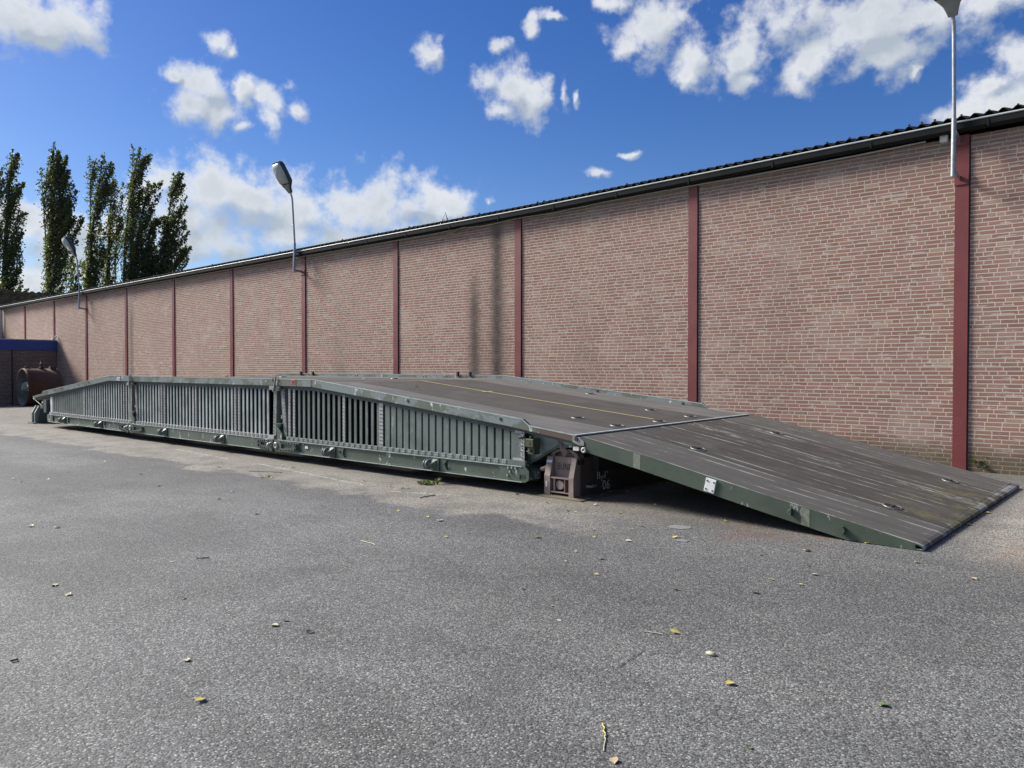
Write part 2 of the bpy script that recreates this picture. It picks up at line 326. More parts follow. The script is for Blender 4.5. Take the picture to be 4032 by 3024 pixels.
M['girder green'] = mat('girder green', paint_fn((0.058, 0.082, 0.062), (0.080, 0.106, 0.086), 0.75, 0.42))
M['kerb green'] = mat('kerb green', paint_fn((0.105, 0.120, 0.098), (0.135, 0.155, 0.125), 0.9, 0.36, 0.85))
M['rib green'] = mat('rib green', paint_fn((0.090, 0.112, 0.100), (0.130, 0.158, 0.146), 0.15, 0.40))
M['rib pale'] = mat('rib pale', paint_fn((0.23, 0.270, 0.262), (0.36, 0.405, 0.40), 0.0, 0.36))  # weathered pale paint, lightened further to carry sun glare
M['web green'] = mat('web green', paint_fn((0.050, 0.060, 0.056), (0.070, 0.085, 0.080), 0.0, 0.5))
M['ramp green'] = mat('ramp green', paint_fn((0.046, 0.066, 0.046), (0.062, 0.085, 0.062), 0.3, 0.45))
M['olive'] = mat('olive', paint_fn((0.045, 0.054, 0.026), (0.062, 0.072, 0.036), 0.15, 0.5))
M['pier brown'] = mat('pier brown', paint_fn((0.205, 0.152, 0.135), (0.240, 0.182, 0.163), 0.12, 0.6))
M['mossy plate'] = mat('mossy plate', paint_fn((0.105, 0.080, 0.064), (0.125, 0.110, 0.065), 0.6, 0.7))
M['block side shade'] = mat('block side shade', paint_fn((0.060, 0.046, 0.042), (0.080, 0.062, 0.056), 0.0, 0.6))  # pier brown darkened: the ramp's shadow put into the colour
M['pier green'] = mat('pier green', paint_fn((0.060, 0.085, 0.068), (0.080, 0.108, 0.088), 0.2, 0.45))
plain('aluminium', (0.30, 0.305, 0.30), (0.40, 0.405, 0.40), 0.45, 12, 0.1)
plain('roller steel', (0.075, 0.085, 0.08), (0.16, 0.17, 0.165), 0.45, 30)
plain('worn steel', (0.20, 0.21, 0.20), (0.30, 0.31, 0.29), 0.45, 9, 0.3)
plain('seam steel', (0.36, 0.42, 0.45), (0.50, 0.56, 0.58), 0.4, 9)
plain('edge glint', (0.26, 0.32, 0.30), (0.40, 0.47, 0.45), 0.4, 7)
plain('black', (0.012, 0.012, 0.012), (0.02, 0.02, 0.02), 0.6)
plain('rivet', (0.07, 0.07, 0.065), (0.10, 0.10, 0.09), 0.5)
plain('white paint', (0.62, 0.63, 0.63), (0.74, 0.74, 0.73), 0.45, 20)
plain('lettering white', (0.66, 0.67, 0.67), (0.78, 0.78, 0.77), 0.6, 30)
plain('lettering black', (0.012, 0.012, 0.012), (0.018, 0.018, 0.018), 0.6)
plain('red paint', (0.36, 0.06, 0.045), (0.42, 0.09, 0.06), 0.5)
plain('pilaster red', (0.155, 0.032, 0.032), (0.185, 0.043, 0.042), 0.48, 2.2)
plain('yellow line', (0.38, 0.335, 0.15), (0.50, 0.44, 0.21), 0.7, 14)
plain('roof sheet', (0.030, 0.030, 0.027), (0.060, 0.060, 0.050), 0.95, 3, 0, 0.4, extra={'Specular IOR Level': 0.1})
plain('old roof', (0.007, 0.007, 0.007), (0.018, 0.018, 0.017), 1.0, 1.5, extra={'Specular IOR Level': 0.0})
plain('eave board', (0.020, 0.020, 0.019), (0.034, 0.033, 0.030), 0.75, 3)
plain('gutter', (0.010, 0.012, 0.012), (0.016, 0.018, 0.018), 0.8, 4, extra={'Specular IOR Level': 0.15})
plain('gutter lip', (0.42, 0.47, 0.46), (0.52, 0.56, 0.55), 0.4, 4)
plain('cable', (0.42, 0.42, 0.40), (0.50, 0.50, 0.48), 0.5, 6)
plain('galvanised', (0.27, 0.29, 0.30), (0.37, 0.39, 0.40), 0.42, 14, 0.45)
plain('lamp housing', (0.035, 0.041, 0.038), (0.05, 0.056, 0.052), 0.5, 8)
plain('lamp neck', (0.20, 0.215, 0.20), (0.26, 0.275, 0.26), 0.5, 8)
plain('box plastic', (0.60, 0.60, 0.57), (0.68, 0.68, 0.66), 0.5, 20)
plain('blue fascia', (0.014, 0.055, 0.25), (0.018, 0.068, 0.30), 0.45, 2)
plain('rust', (0.052, 0.026, 0.018), (0.085, 0.042, 0.028), 0.8, 3, 0, 0.3)
plain('lining', (0.13, 0.12, 0.105), (0.22, 0.205, 0.18), 0.8, 3)
plain('plastic wrap', (0.75, 0.78, 0.79), (0.9, 0.9, 0.9), 0.15, 8)
plain('bark', (0.045, 0.038, 0.030), (0.075, 0.064, 0.05), 0.9, 5, 0, 0.4)
plain('stem wood', (0.045, 0.035, 0.028), (0.07, 0.055, 0.04), 0.9, 40)
plain('crack', (0.012, 0.012, 0.013), (0.02, 0.02, 0.02), 0.9, 30)
plain('pale patch', (0.17, 0.17, 0.162), (0.23, 0.23, 0.22), 0.85, 30, 0, 0.3)
plain('flat roof', (0.20, 0.20, 0.20), (0.26, 0.26, 0.26), 0.8, 2)
plain('zinc trim', (0.36, 0.37, 0.38), (0.44, 0.45, 0.46), 0.5, 4)
def glass_fn(g, P):
    return (0.40, 0.44, 0.43), 0.12, None, 0.0, {'Specular IOR Level': 0.6}
M['lamp glass'] = mat('lamp glass', glass_fn)
def foliage(name, c1, c2):
    m = bpy.data.materials.new(name); m.use_nodes = True; m.node_tree.nodes.clear(); g = NT(m.node_tree)
    P = g.node('ShaderNodeNewGeometry').outputs['Position']
    c = g.mix(g.noise(P, 0.9, 4, 0.7), c1, c2)
    d = g.node('ShaderNodeBsdfPrincipled', None, Roughness=0.55); g.put(d.inputs['Base Color'], c); d.inputs['Specular IOR Level'].default_value = 0.3
    t = g.node('ShaderNodeBsdfTranslucent', None); g.put(t.inputs[0], g.mix(1.0, c, (1.3, 1.5, 0.5), 'MULTIPLY'))
    ms = g.node('ShaderNodeMixShader', None, i0=0.34, i1=d.outputs[0], i2=t.outputs[0])
    g.node('ShaderNodeOutputMaterial', None, Surface=ms.outputs[0]); M[name] = m
foliage('poplar leaf', (0.056, 0.072, 0.032), (0.135, 0.148, 0.068))
foliage('weed leaf', (0.07, 0.12, 0.025), (0.16, 0.20, 0.05))
foliage('dry grass', (0.10, 0.12, 0.04), (0.22, 0.20, 0.09))
for nm, a, b in (('leaf yellow', (0.50, 0.42, 0.09), (0.62, 0.54, 0.16)), ('leaf pale', (0.42, 0.38, 0.25), (0.55, 0.50, 0.34)), ('leaf white', (0.42, 0.42, 0.36), (0.56, 0.55, 0.48)),
                 ('leaf tan', (0.36, 0.28, 0.16), (0.48, 0.38, 0.22)), ('leaf brown', (0.075, 0.05, 0.035), (0.13, 0.085, 0.055)), ('leaf green', (0.10, 0.17, 0.05), (0.17, 0.25, 0.08)), ('leaf dark', (0.02, 0.018, 0.016), (0.035, 0.03, 0.026))):
    plain(nm, a, b, 0.6, 30)

# ---------------------------------------------------------------- mesh helper
ORIG = {}
class MB:
    def __init__(s): s.v = []; s.f = []; s.mi = []; s.smooth = []
    def add(s, vs, fs, mi=0, smooth=False):
        o = len(s.v); s.v += [tuple(p) for p in vs]
        for f in fs: s.f.append(tuple(i + o for i in f)); s.mi.append(mi); s.smooth.append(smooth)
    def box(s, x0, x1, y0, y1, z0, z1, mi=0):
        vs = [(x, y, z) for z in (z0, z1) for y in (y0, y1) for x in (x0, x1)]
        s.add(vs, [(0, 2, 3, 1), (4, 5, 7, 6), (0, 1, 5, 4), (2, 6, 7, 3), (0, 4, 6, 2), (1, 3, 7, 5)], mi)
    def obox(s, c, ax, ay, az_, mi=0):
        c = Vector(c); ax, ay, az_ = Vector(ax), Vector(ay), Vector(az_)
        vs = [c + ax * i + ay * j + az_ * k for k in (-1, 1) for j in (-1, 1) for i in (-1, 1)]
        s.add(vs, [(0, 2, 3, 1), (4, 5, 7, 6), (0, 1, 5, 4), (2, 6, 7, 3), (0, 4, 6, 2), (1, 3, 7, 5)], mi)
    def prism(s, poly, y0, y1, holes=(), mi=0, miside=None, axis='y', mitop=None):
        """polygon given in (x, z), or (y, z) for axis 'x'; extruded along the other horizontal axis"""
        P = (lambda a, b, t: (a, t, b)) if axis == 'y' else (lambda a, b, t: (t, a, b))
        if axis == 'z': P = lambda a, b, t: (a, b, t)
        loops = [list(poly)] + [list(h) for h in holes]
        tri = geometry.tessellate_polygon([[Vector((a, b, 0)) for a, b in L] for L in loops])
        flat = [p for L in loops for p in L]; n = len(flat); ms = mi if miside is None else miside
        vs = [P(a, b, y0) for a, b in flat] + [P(a, b, y1) for a, b in flat]
        if len(loops) == 1: s.add(vs, [tuple(range(n)), tuple(range(n, 2 * n))[::-1]], mi)
        else: s.add(vs, [tuple(t) for t in tri] + [tuple(i + n for i in t[::-1]) for t in tri], mi)
        o = 0
        for L in loops:
            k = len(L); area = sum(L[i][0] * L[(i + 1) % k][1] - L[(i + 1) % k][0] * L[i][1] for i in range(k))
            for i in range(k):
                j = (i + 1) % k; d = (L[j][0] - L[i][0]); dzz = L[j][1] - L[i][1]
                q = ms
                if mitop is not None and L is loops[0]:
                    nz = -d if area > 0 else d
                    if nz > 0.5 * math.hypot(d, dzz): q = mitop
                s.add([vs[o + i], vs[o + j], vs[n + o + j], vs[n + o + i]], [(0, 1, 2, 3)], q)
            o += k
    def tube(s, pts, r, seg=8, mi=0, caps=True):
        pts = [Vector(p) for p in pts]; n = len(pts); rr = r if isinstance(r, (list, tuple)) else [r] * n
        vs = []; up = None
        for i, p in enumerate(pts):
            d = (pts[min(i + 1, n - 1)] - pts[max(i - 1, 0)]).normalized()
            if up is None: up = Vector((0, 0, 1)) if abs(d.z) < 0.9 else Vector((1, 0, 0))
            a = d.cross(up).normalized(); b = a.cross(d).normalized(); up = b
            for k in range(seg):
                t = 2 * math.pi * k / seg; vs.append(p + (a * math.cos(t) + b * math.sin(t)) * rr[i])
        fs = [(i * seg + k, i * seg + (k + 1) % seg, (i + 1) * seg + (k + 1) % seg, (i + 1) * seg + k) for i in range(n - 1) for k in range(seg)]
        s.add(vs, fs, mi, True)
        if caps: s.add(vs[:seg], [tuple(range(seg))[::-1]], mi); s.add(vs[-seg:], [tuple(range(seg))], mi)
    def cyl(s, c, d, r, h, seg=12, mi=0):
        c = Vector(c); d = Vector(d).normalized(); s.tube([c - d * h / 2, c + d * h / 2], r, seg, mi)
    def lathe(s, c, d, prof, seg=24, mi=0):
        c = Vector(c); d = Vector(d).normalized(); a = d.orthogonal().normalized(); b = d.cross(a); vs = []
        for (r, h) in prof:
            for k in range(seg):
                t = 2 * math.pi * k / seg; vs.append(c + d * h + (a * math.cos(t) + b * math.sin(t)) * r)
        n = len(prof)
        s.add(vs, [(i * seg + k, i * seg + (k + 1) % seg, (i + 1) * seg + (k + 1) % seg, (i + 1) * seg + k) for i in range(n - 1) for k in range(seg)], mi, True)
    def build(s, name, mats, parent=None, tilt=False, loc=None, bevel=0.0):
        if not isinstance(mats, (list, tuple)): mats = [mats]
        o0 = Vector(loc) if loc is not None else Vector(ORIG.get(parent.name, (0, 0, 0)) if parent else (0, 0, 0))
        vs = s.v
        if tilt: vs = [(x, y, z + (y - 7.04) * 0.0095 * max(0.0, min(1.0, z / 0.7))) for x, y, z in vs]
        me = bpy.data.meshes.new(name); me.from_pydata([(x - o0.x, y - o0.y, z - o0.z) for x, y, z in vs], [], s.f)
        for m_ in mats: me.materials.append(M[m_])
        me.polygons.foreach_set('material_index', s.mi); me.polygons.foreach_set('use_smooth', s.smooth)
        bm = bmesh.new(); bm.from_mesh(me); bmesh.ops.recalc_face_normals(bm, faces=bm.faces); bm.to_mesh(me); bm.free(); me.update()
        ob = bpy.data.objects.new(name, me); col.objects.link(ob)
        if parent: ob.parent = parent; ORIG[ob.name] = tuple(o0)
        if loc is not None: ob.location = o0
        if bevel:
            b = ob.modifiers.new('bevel', 'BEVEL'); b.width = bevel; b.segments = 2; b.limit_method = 'ANGLE'
        return ob
def tag(o, label=None, cat=None, group=None, kind=None):
    for k, v in (('label', label), ('category', cat), ('group', group), ('kind', kind)):
        if v: o[k] = v
    return o
def thing(name, loc, label, cat, group=None):
    o = bpy.data.objects.new(name, None); col.objects.link(o); o.location = loc; o.empty_display_size = 0.2
    ORIG[o.name] = tuple(loc); return tag(o, label, cat, group)
def copy_tree(o, parent=None):
    c = o.copy(); col.objects.link(c)
    if parent: c.parent = parent
    for ch in list(o.children): copy_tree(ch, c)
    return c
def interp(x, pts):
    return float(np.interp(x, [p[0] for p in pts], [p[1] for p in pts]))

# ================================================================= SETTING: ground
def ground_z(x, y):
    t = max(0.0, min(1.0, (-33 - x) / 9)); t = t * t * (3 - 2 * t)
    return -0.12 * t
gx = [-400, -200, -120, -90, -70, -60, -52, -48, -45, -42, -40, -38, -36, -34, -32, -28, -20, -10, 0, 10, 30, 80, 200, 400]
gy = [-400, -150, -60, -20, 0, 6, 10, 14, 30, 80, 200, 400]
b = MB(); nx = len(gx)
b.add([(x, y, ground_z(x, y)) for y in gy for x in gx], [(j * nx + i, j * nx + i + 1, (j + 1) * nx + i + 1, (j + 1) * nx + i) for j in range(len(gy) - 1) for i in range(nx - 1)])
tag(b.build('ground', 'asphalt'), kind='structure')
# the crack and two worn patches in the asphalt
cp = [on_z(2000 + a * .4822, 2200 + c * .4822) for a, c in ((868, 912), (900, 890), (940, 872), (952, 850), (985, 828), (1015, 820), (1040, 800), (1075, 775), (1090, 768), (1105, 745), (1150, 742))]
b = MB(); vs = []
for i, p in enumerate(cp):
    d = (cp[min(i + 1, len(cp) - 1)] - cp[max(i - 1, 0)]).normalized(); n = Vector((-d.y, d.x, 0)); wd = 0.0034 * (1 if 0 < i < len(cp) - 2 else 0.3) * random.uniform(.6, 1.3)
    vs += [p + n * wd + Vector((0, 0, .004)), p - n * wd + Vector((0, 0, .004))]
b.add(vs, [(2 * i, 2 * i + 1, 2 * i + 3, 2 * i + 2) for i in range(len(cp) - 1)])
tag(b.build('asphalt_crack', 'crack'), kind='structure')
for pts in ([(2625, 2072), (2660, 2066), (2716, 2072), (2722, 2080), (2680, 2084), (2640, 2079)], [(2655, 2124), (2690, 2122), (2715, 2129), (2700, 2134), (2668, 2131)]):
    b = MB(); vs = [on_z(*p, 0.004) for p in pts]; b.add(vs, [tuple(range(len(vs)))]); tag(b.build('worn_patch', 'pale patch'), kind='structure')

# ================================================================= WAREHOUSE
WY = 13.10; XL = -49.2; XR = 4.5
PIL = [1.62, -2.66, -7.1, -11.46, -15.72, -19.97, -24.23, -28.51, -32.77, -37.06, -41.13, -45.41]
GT = [(XL, 4.96), (-22, 5.02), (-11, 5.045), (-5, 5.13), (-2.7, 5.16), (XR, 5.20)]
hall = thing('warehouse', (-22, 13.1, 0), 'long low pink brick warehouse wall with red columns and corrugated eave', 'warehouse')
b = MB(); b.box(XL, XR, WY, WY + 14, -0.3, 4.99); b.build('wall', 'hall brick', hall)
for px in PIL:
    wd = 0.092
    b = MB(); b.box(px - wd, px + wd, WY - 0.028, WY - 0.0, -0.25, 4.97)
    b.box(px + wd, px + wd + 0.018, WY - 0.004, WY, -0.25, 4.97, 1)  # black strip paints the shadow line on the column's right side
    b.build('pilaster', ['pilaster red', 'black'], hall)
xs = [XL + (XR - XL) * i / 60 for i in range(61)]
b = MB()   # soffit board behind the gutter
for i in range(60):
    x0, x1 = xs[i], xs[i + 1]; z0, z1 = interp(x0, GT), interp(x1, GT)
    b.add([(x, y, z) for x, zt in ((x0, z0), (x1, z1)) for (y, z) in ((WY - 0.076, zt - .11), (WY - 0.076, zt + .06), (WY + 0.2, zt + .06), (WY + 0.2, zt - .055), (WY - .002, zt - .055), (WY - .002, zt - .11))],
          [(k, (k + 1) % 6, 6 + (k + 1) % 6, 6 + k) for k in range(6)])
b.build('eave_board', 'eave board', hall)
b = MB(); prof = [(y + .085, z) for y, z in [(-.165, -.02), (-.165, -.10), (-.195, -.128), (-.25, -.132), (-.285, -.10), (-.29, -.012), (-.283, -.012), (-.278, -.095), (-.25, -.122), (-.197, -.118), (-.172, -.096), (-.172, -.02)]]
k = len(prof)
vs = [(x, WY + y, interp(x, GT) + z) for x in xs for (y, z) in prof]
b.add(vs, [(i * k + j, i * k + (j + 1) % k, (i + 1) * k + (j + 1) % k, (i + 1) * k + j) for i in range(60) for j in range(k)])
xx = XL + .5
while xx < XR:                                                     # joint collars of the gutter
    z = interp(xx, GT); b.box(xx - .012, xx + .012, WY - .209, WY - .08, z - .136, z - .03); xx += 1.6
gut = b.build('gutter', 'gutter', hall)
b = MB(); b.tube([(x, WY - .203, interp(x, GT)) for x in xs], 0.014, 8); b.build('gutter_lip', 'gutter lip', gut)
b = MB(); vs = []; px_ = []
per = 0.177; x = XL - .1
while x < XR: px_.append(x); x += per / 8
rows = [(WY - .16, .075), (WY - .10, .09), (WY + 3, .78), (WY + 7, 1.65), (WY + 14.3, 0.2)]
for (y, dz) in rows:
    for x in px_: vs.append((x, y, interp(x, GT) + dz + .027 * math.cos(2 * math.pi * x / per)))
n0 = len(px_)
for (y, dz) in rows:
    for x in px_: vs.append((x, y, interp(x, GT) + dz - .012 + .027 * math.cos(2 * math.pi * x / per)))
nr = len(rows)
fs = [(j * n0 + i, j * n0 + i + 1, (j + 1) * n0 + i + 1, (j + 1) * n0 + i) for j in range(nr - 1) for i in range(n0 - 1)]
fs += [tuple(q + nr * n0 for q in f[::-1]) for f in fs]
fs += [(i, nr * n0 + i, nr * n0 + i + 1, i + 1) for i in range(n0 - 1)]
b.add(vs, fs, 0, True)
rng = random.Random(3)
for i in range(40):                                                # fixing bolts and moss tufts along the edge
    x = round(rng.uniform(XL, XR) / per) * per; z = interp(x, GT) + .105; h = rng.uniform(.012, .03)
    b.box(x - .012, x + .012, WY - .14, WY - .11, z - .01, z + h)
b.build('roof', 'roof sheet', hall)
cab = [(-49.0, 4.85), (-45.03, 4.88), (-40.86, 4.86), (-38.49, 4.88), (-36.81, 4.87), (-33.8, 4.87), (-32.53, 4.89), (-29.49, 4.87), (-28.34, 4.89), (-25.32, 4.93), (-22.83, 4.92), (-21.69, 4.88), (-20.6, 4.9), (-19.91, 4.9), (-18.57, 4.89), (-17.39, 4.89), (-14.3, 4.885), (-13.16, 4.93), (-12.45, 4.875), (-12.04, 4.89), (-11.52, 4.93), (-10.98, 4.91), (-10.44, 4.89), (-9.95, 4.915), (-9.61, 4.92), (-9.09, 4.945), (-8.0, 4.95), (-6.91, 4.955), (-6.1, 4.95), (-4.12, 4.975), (-3.15, 5.0)]
b = MB(); b.tube([(x, WY - .05, min(z, interp(x, GT) - .13)) for x, z in cab], 0.0135, 6); b.build('cable', 'cable', hall)
for (x, z, s_) in ((-2.9, 4.99, .052), (-20.28, 4.90, .045), (-37.2, 4.90, .05)):
    b = MB(); b.box(x - s_, x + s_, WY - .085, WY - .005, z - s_, z + s_); b.build('junction_box', 'box plastic', hall, bevel=.008)
b = MB(); b.tube([(XL + .12, WY - .1, 4.9), (XL + .12, WY - .1, -.1)], .045, 8); b.build('downpipe', 'galvanised', hall)
b = MB(); b.add([(-13.55, WY - .06, 4.86), (-13.2, WY - .02, 4.94), (-12.6, WY - .05, 5.0), (-12.95, WY - .12, 4.96), (-13.5, WY - .11, 4.84)], [(0, 1, 2, 3, 4)])
b.build('loose_flap', 'zinc trim', hall)
# small wire tripod on the eave
t = thing('roof_tripod', (-14.0, 13.25, 5.14), 'thin wire tripod standing on the edge of the corrugated roof', 'wire frame')
for a in ((-.14, -.05), (.13, -.05), (.0, .12)):
    b = MB(); b.tube([(-14.0 + a[0], 13.25 + a[1], 5.13), (-14.0, 13.25, 5.42)], .008, 5); b.build('leg', 'worn steel', t)
b = MB(); b.tube([(-14.35, 13.22, 5.2), (-13.9, 13.24, 5.26)], .010, 5); b.build('arm', 'worn steel', t)

# ================================================================= WALL LAMPS
def make_lamp(label):
    t = thing('wall_lamp', (-2.69, 13.07, 4.35), label, 'lamp', 'lamps on the warehouse wall')
    X, Y0, z0 = -2.72, 12.80, 4.35
    b = MB(); b.tube([(X, Y0, z0), (X, Y0 + .03, z0 + .85)], .036, 12); b.tube([(X, Y0 + .03, z0 + .84), (X, Y0 - .04, z0 + 2.05), (X, Y0 - .055, z0 + 2.18), (X, Y0 - .11, z0 + 2.34)], .027, 12)
    b.build('pole', 'galvanised', t)
    for dz in (0.05, 0.63):
        b = MB(); b.obox((X + .035, (Y0 + WY - .03) / 2, z0 + dz - .02), (.004, 0, 0), (0, (WY - .03 - Y0) / 2, -.012 if dz < .1 else -.03), (0, 0, .035)); b.box(X - .035, X + .15, WY - .045, WY - .026, z0 + dz - .13, z0 + dz + .02, 1)
        b.build('bracket', ['galvanised', 'pilaster red'], t)
    A = Vector((0, -.5, .866)); Nn = Vector((0, -.866, -.5)); U = Vector((1, 0, 0)); O = Vector((X, Y0 - .10, z0 + 2.30))
    def ring(t_, hw, d0, d1, rnd=.6):
        c = O + A * t_; pts = []
        for i in range(12):
            th = math.pi * i / 11; pts.append(c + U * (-hw * 1.18 * math.cos(th)) + Nn * (d0 + (d1 - d0) * math.sin(th) ** .42))
        return pts
    # housing: shells stacked along the axis
    b = MB(); st_ = [(0.0, .050, .02, -.06), (.05, .060, .03, -.07), (.16, .090, .03, -.09), (.28, .175, .035, -.14), (.34, .190, .035, -.17), (.80, .180, .035, -.16), (.90, .168, .035, -.13), (.94, .12, .035, -.08)]
    vs = []; 
    for q in st_: vs += ring(*q)
    fs = [(i * 12 + j, i * 12 + j + 1, (i + 1) * 12 + j + 1, (i + 1) * 12 + j) for i in range(len(st_) - 1) for j in range(11)]
    fs += [(i * 12 + 11, i * 12, (i + 1) * 12, (i + 1) * 12 + 11) for i in range(len(st_) - 1)] + [tuple(range(12)), tuple(range((len(st_) - 1) * 12, len(st_) * 12))]
    mis = 1
    b.add(vs, fs[:], 0, False)
    hd = b.build('head', ['lamp housing'], t)
    b = MB(); vs = []; q3 = [(0.0, .049, .022, .03), (.05, .059, .032, .045), (.16, .094, .032, .06), (.27, .163, .037, .07)]
    for q in q3: vs += ring(*q)
    b.add(vs, [(i * 12 + j, i * 12 + j + 1, (i + 1) * 12 + j + 1, (i + 1) * 12 + j) for i in range(3) for j in range(11)] + [tuple(range(12)), tuple(range(36, 48))], 0, False); b.build('neck_cover', 'lamp neck', hd)
    b = MB(); vs = []; q4 = [(.29, .150, .037, .05), (.33, .168, .037, .11), (.55, .175, .037, .15), (.80, .168, .037, .14), (.89, .150, .037, .10), (.91, .12, .037, .045)]
    for q in q4: vs += ring(*q)
    b.add(vs, [(i * 12 + j, i * 12 + j + 1, (i + 1) * 12 + j + 1, (i + 1) * 12 + j) for i in range(5) for j in range(11)] + [tuple(range(12)), tuple(range(60, 72))], 0, True); b.build('lens', 'lamp glass', hd)
    return t
L1 = make_lamp('nearest grey wall lamp, its head cut off by the top edge')
for X, dz, lb in ((-19.97, .07, 'wall lamp whose glass head stands against the big white cloud'), (-37.06, -.14, 'small distant wall lamp standing against the poplar trees')):
    c = copy_tree(L1); c.location = (X - .03 if X > -30 else X, 13.07, 4.35 + dz); c['label'] = lb

# ================================================================= ANNEX and REAR HALL
an = thing('annex', (-43, 10, -.12), 'low dark brick annex with a wide blue roof band', 'annex')
b = MB(); b.box(-48.6, -40.8, -14, WY - .02, -.4, 2.44); b.build('wall', 'annex brick', an)
b = MB(); b.box(-48.7, -40.74, -14.05, WY - .022, 2.44, 2.90); b.build('fascia', 'blue fascia', an)
b = MB(); b.box(-48.72, -40.72, -14.07, WY - .021, 2.90, 2.945); b.build('roof_trim', 'zinc trim', an)
b = MB(); b.box(-40.795, -40.76, 11.2, 11.235, -.2, 2.44); b.build('corner_strip', 'black', an)
t = thing('camera_unit', (-40.7, 12.95, 2.95), 'tiny white camera on the corner of the blue roof band', 'security camera')
b = MB(); b.box(-40.78, -40.66, 12.86, 13.0, 2.95, 3.02); b.build('base', 'white paint', t); b = MB(); b.tube([(-40.6, 12.95, 3.06), (-40.72, 13.05, 3.1)], .045, 8); b.build('body', 'white paint', t)
rh = thing('rear_hall', (-58, 10, 0), 'dark corrugated pitched roof of the hall behind the annex', 'hall')
b = MB(); b.box(-66, -51.2, -20, 26, -.4, 4.9); b.build('wall', 'annex side brick', rh)
b = MB(); ys = [-21 + i * .07 for i in range(690)]; vs = []
for (x, z) in ((-50.9, 4.95), (-58.2, 6.72), (-66.5, 4.95)):
    for y in ys: vs.append((x, y, z + .06 * math.cos(2 * math.pi * y / .42)))
n0 = len(ys); b.add(vs, [(j * n0 + i, j * n0 + i + 1, (j + 1) * n0 + i + 1, (j + 1) * n0 + i) for j in range(2) for i in range(n0 - 1)], 0, True); b.build('roof', 'old roof', rh)

# ================================================================= RUSTY PIPE
pp = thing('steel_pipe', (-37.65, 10.74, -.06), 'big rusty brown steel pipe section lying open end forward by the annex', 'pipe')
pc = Vector((-37.65, 10.72, .765)); PR = .805; dY = Vector((0, 1, 0))
b = MB(); b.lathe(pc, dY, [(PR - .02, 0), (PR, 0), (PR, .05), (PR + .012, .055), (PR + .012, .10), (PR, .105), (PR, 1.24), (PR + .012, 1.245), (PR + .012, 1.33), (PR - .02, 1.33)], 48); sh = b.build('shell', 'rust', pp)
b = MB(); b.lathe(pc, dY, [(PR - .021, 0.001), (PR - .021, 1.32), (.01, 1.31)], 48); b.lathe(pc, dY, [(PR - .022, .72), (PR - .06, .73), (PR - .06, .78), (PR - .022, .79)], 48); b.build('lining', 'lining', pp)
b = MB(); b.box(pc.x - .78, pc.x + .78, 10.95, 11.95, .60, .64); b.build('shelf', 'lining', pp)
for yy in (.18, 1.12):
    b = MB(); b.tube([pc + Vector((math.sin(a) * .0 + .0, yy + .10 * math.cos(a), PR - .01 + .10 * math.sin(a))) for a in [math.pi * i / 8 for i in range(9)]], .022, 6); b.build('lifting_eye', 'rust', pp)
b = MB(); z0 = pc.z + PR
b.lathe((pc.x + .1, pc.y + .72, z0), (0, 0, 1), [(.09, -.03), (.09, .03), (.11, .03), (.11, .06), (.06, .07), (.06, .16), (.09, .17), (.09, .20), (.04, .21), (.04, .32), (.012, .36)], 12)
b.tube([(pc.x - .03, pc.y + .72, z0 + .24), (pc.x + .23, pc.y + .72, z0 + .24)], .02, 6); b.build('valve', 'rust', pp)
b = MB(); b.box(pc.x + .05, pc.x + .25, pc.y + 1.02, pc.y + 1.26, z0 - .02, z0 + .08); b.build('flange_plate', 'rust', pp)
b = MB(); rng = random.Random(5); vs = []
for i in range(7):
    for j in range(5): vs.append((pc.x - .62 + i * .2, 10.84 + j * .22, .66 + (0 if i in (0, 6) or j == 4 else rng.uniform(.10, .36))))
b.add(vs, [(j + i * 5, j + 1 + i * 5, j + 6 + i * 5, j + 5 + i * 5) for i in range(6) for j in range(4)])
tag(b.build('plastic_bundle', 'plastic wrap'), 'crumpled shiny plastic bundle inside the rusty pipe', 'plastic bundle')

# ================================================================= BRIDGE
br = thing('bridge', (-14.5, 9.33, 0), 'long green folding steel bridge with ribbed sides and dark humped deck', 'bridge')
YN, YF = 7.04, 11.61
KT = [(-23.84, .788), (-23.12, .873), (-23.03, .944), (-18.57, 1.383), (-10.50, 1.360), (-6.1, .917), (-5.99, .844), (-5.3, .767)]
KB = [(-23.81, .742), (-18.63, 1.268), (-10.54, 1.243), (-8.756, 1.071), (-6.33, .822), (-5.32, .692)]
DK = [(-23.84, .765), (-18.57, 1.315), (-10.5, 1.292), (-5.3, .764)]
J1, J2 = -17.42, -11.58
SEC = [(-23.84, J1 - .008), (J1 + .008, J2 - .008), (J2 + .008, -5.3)]
def clip(poly, x0, x1):
    xs_ = sorted({x0, x1} | {p[0] for p in poly if x0 < p[0] < x1}); return [(x, interp(x, poly)) for x in xs_]
# decks
for (y0, y1) in ((YN + .047, 7.965), (7.985, 10.54), (10.56, YF - .047)):
    for (x0, x1) in SEC:
        top = clip(DK, x0, x1); b = MB()
        b.prism(top + [(x, z - .09) for x, z in top[::-1]], y0, y1, mi=1, miside=1, mitop=0); b.build('deck_panel', ['deck tread', 'web green'], br, tilt=True)
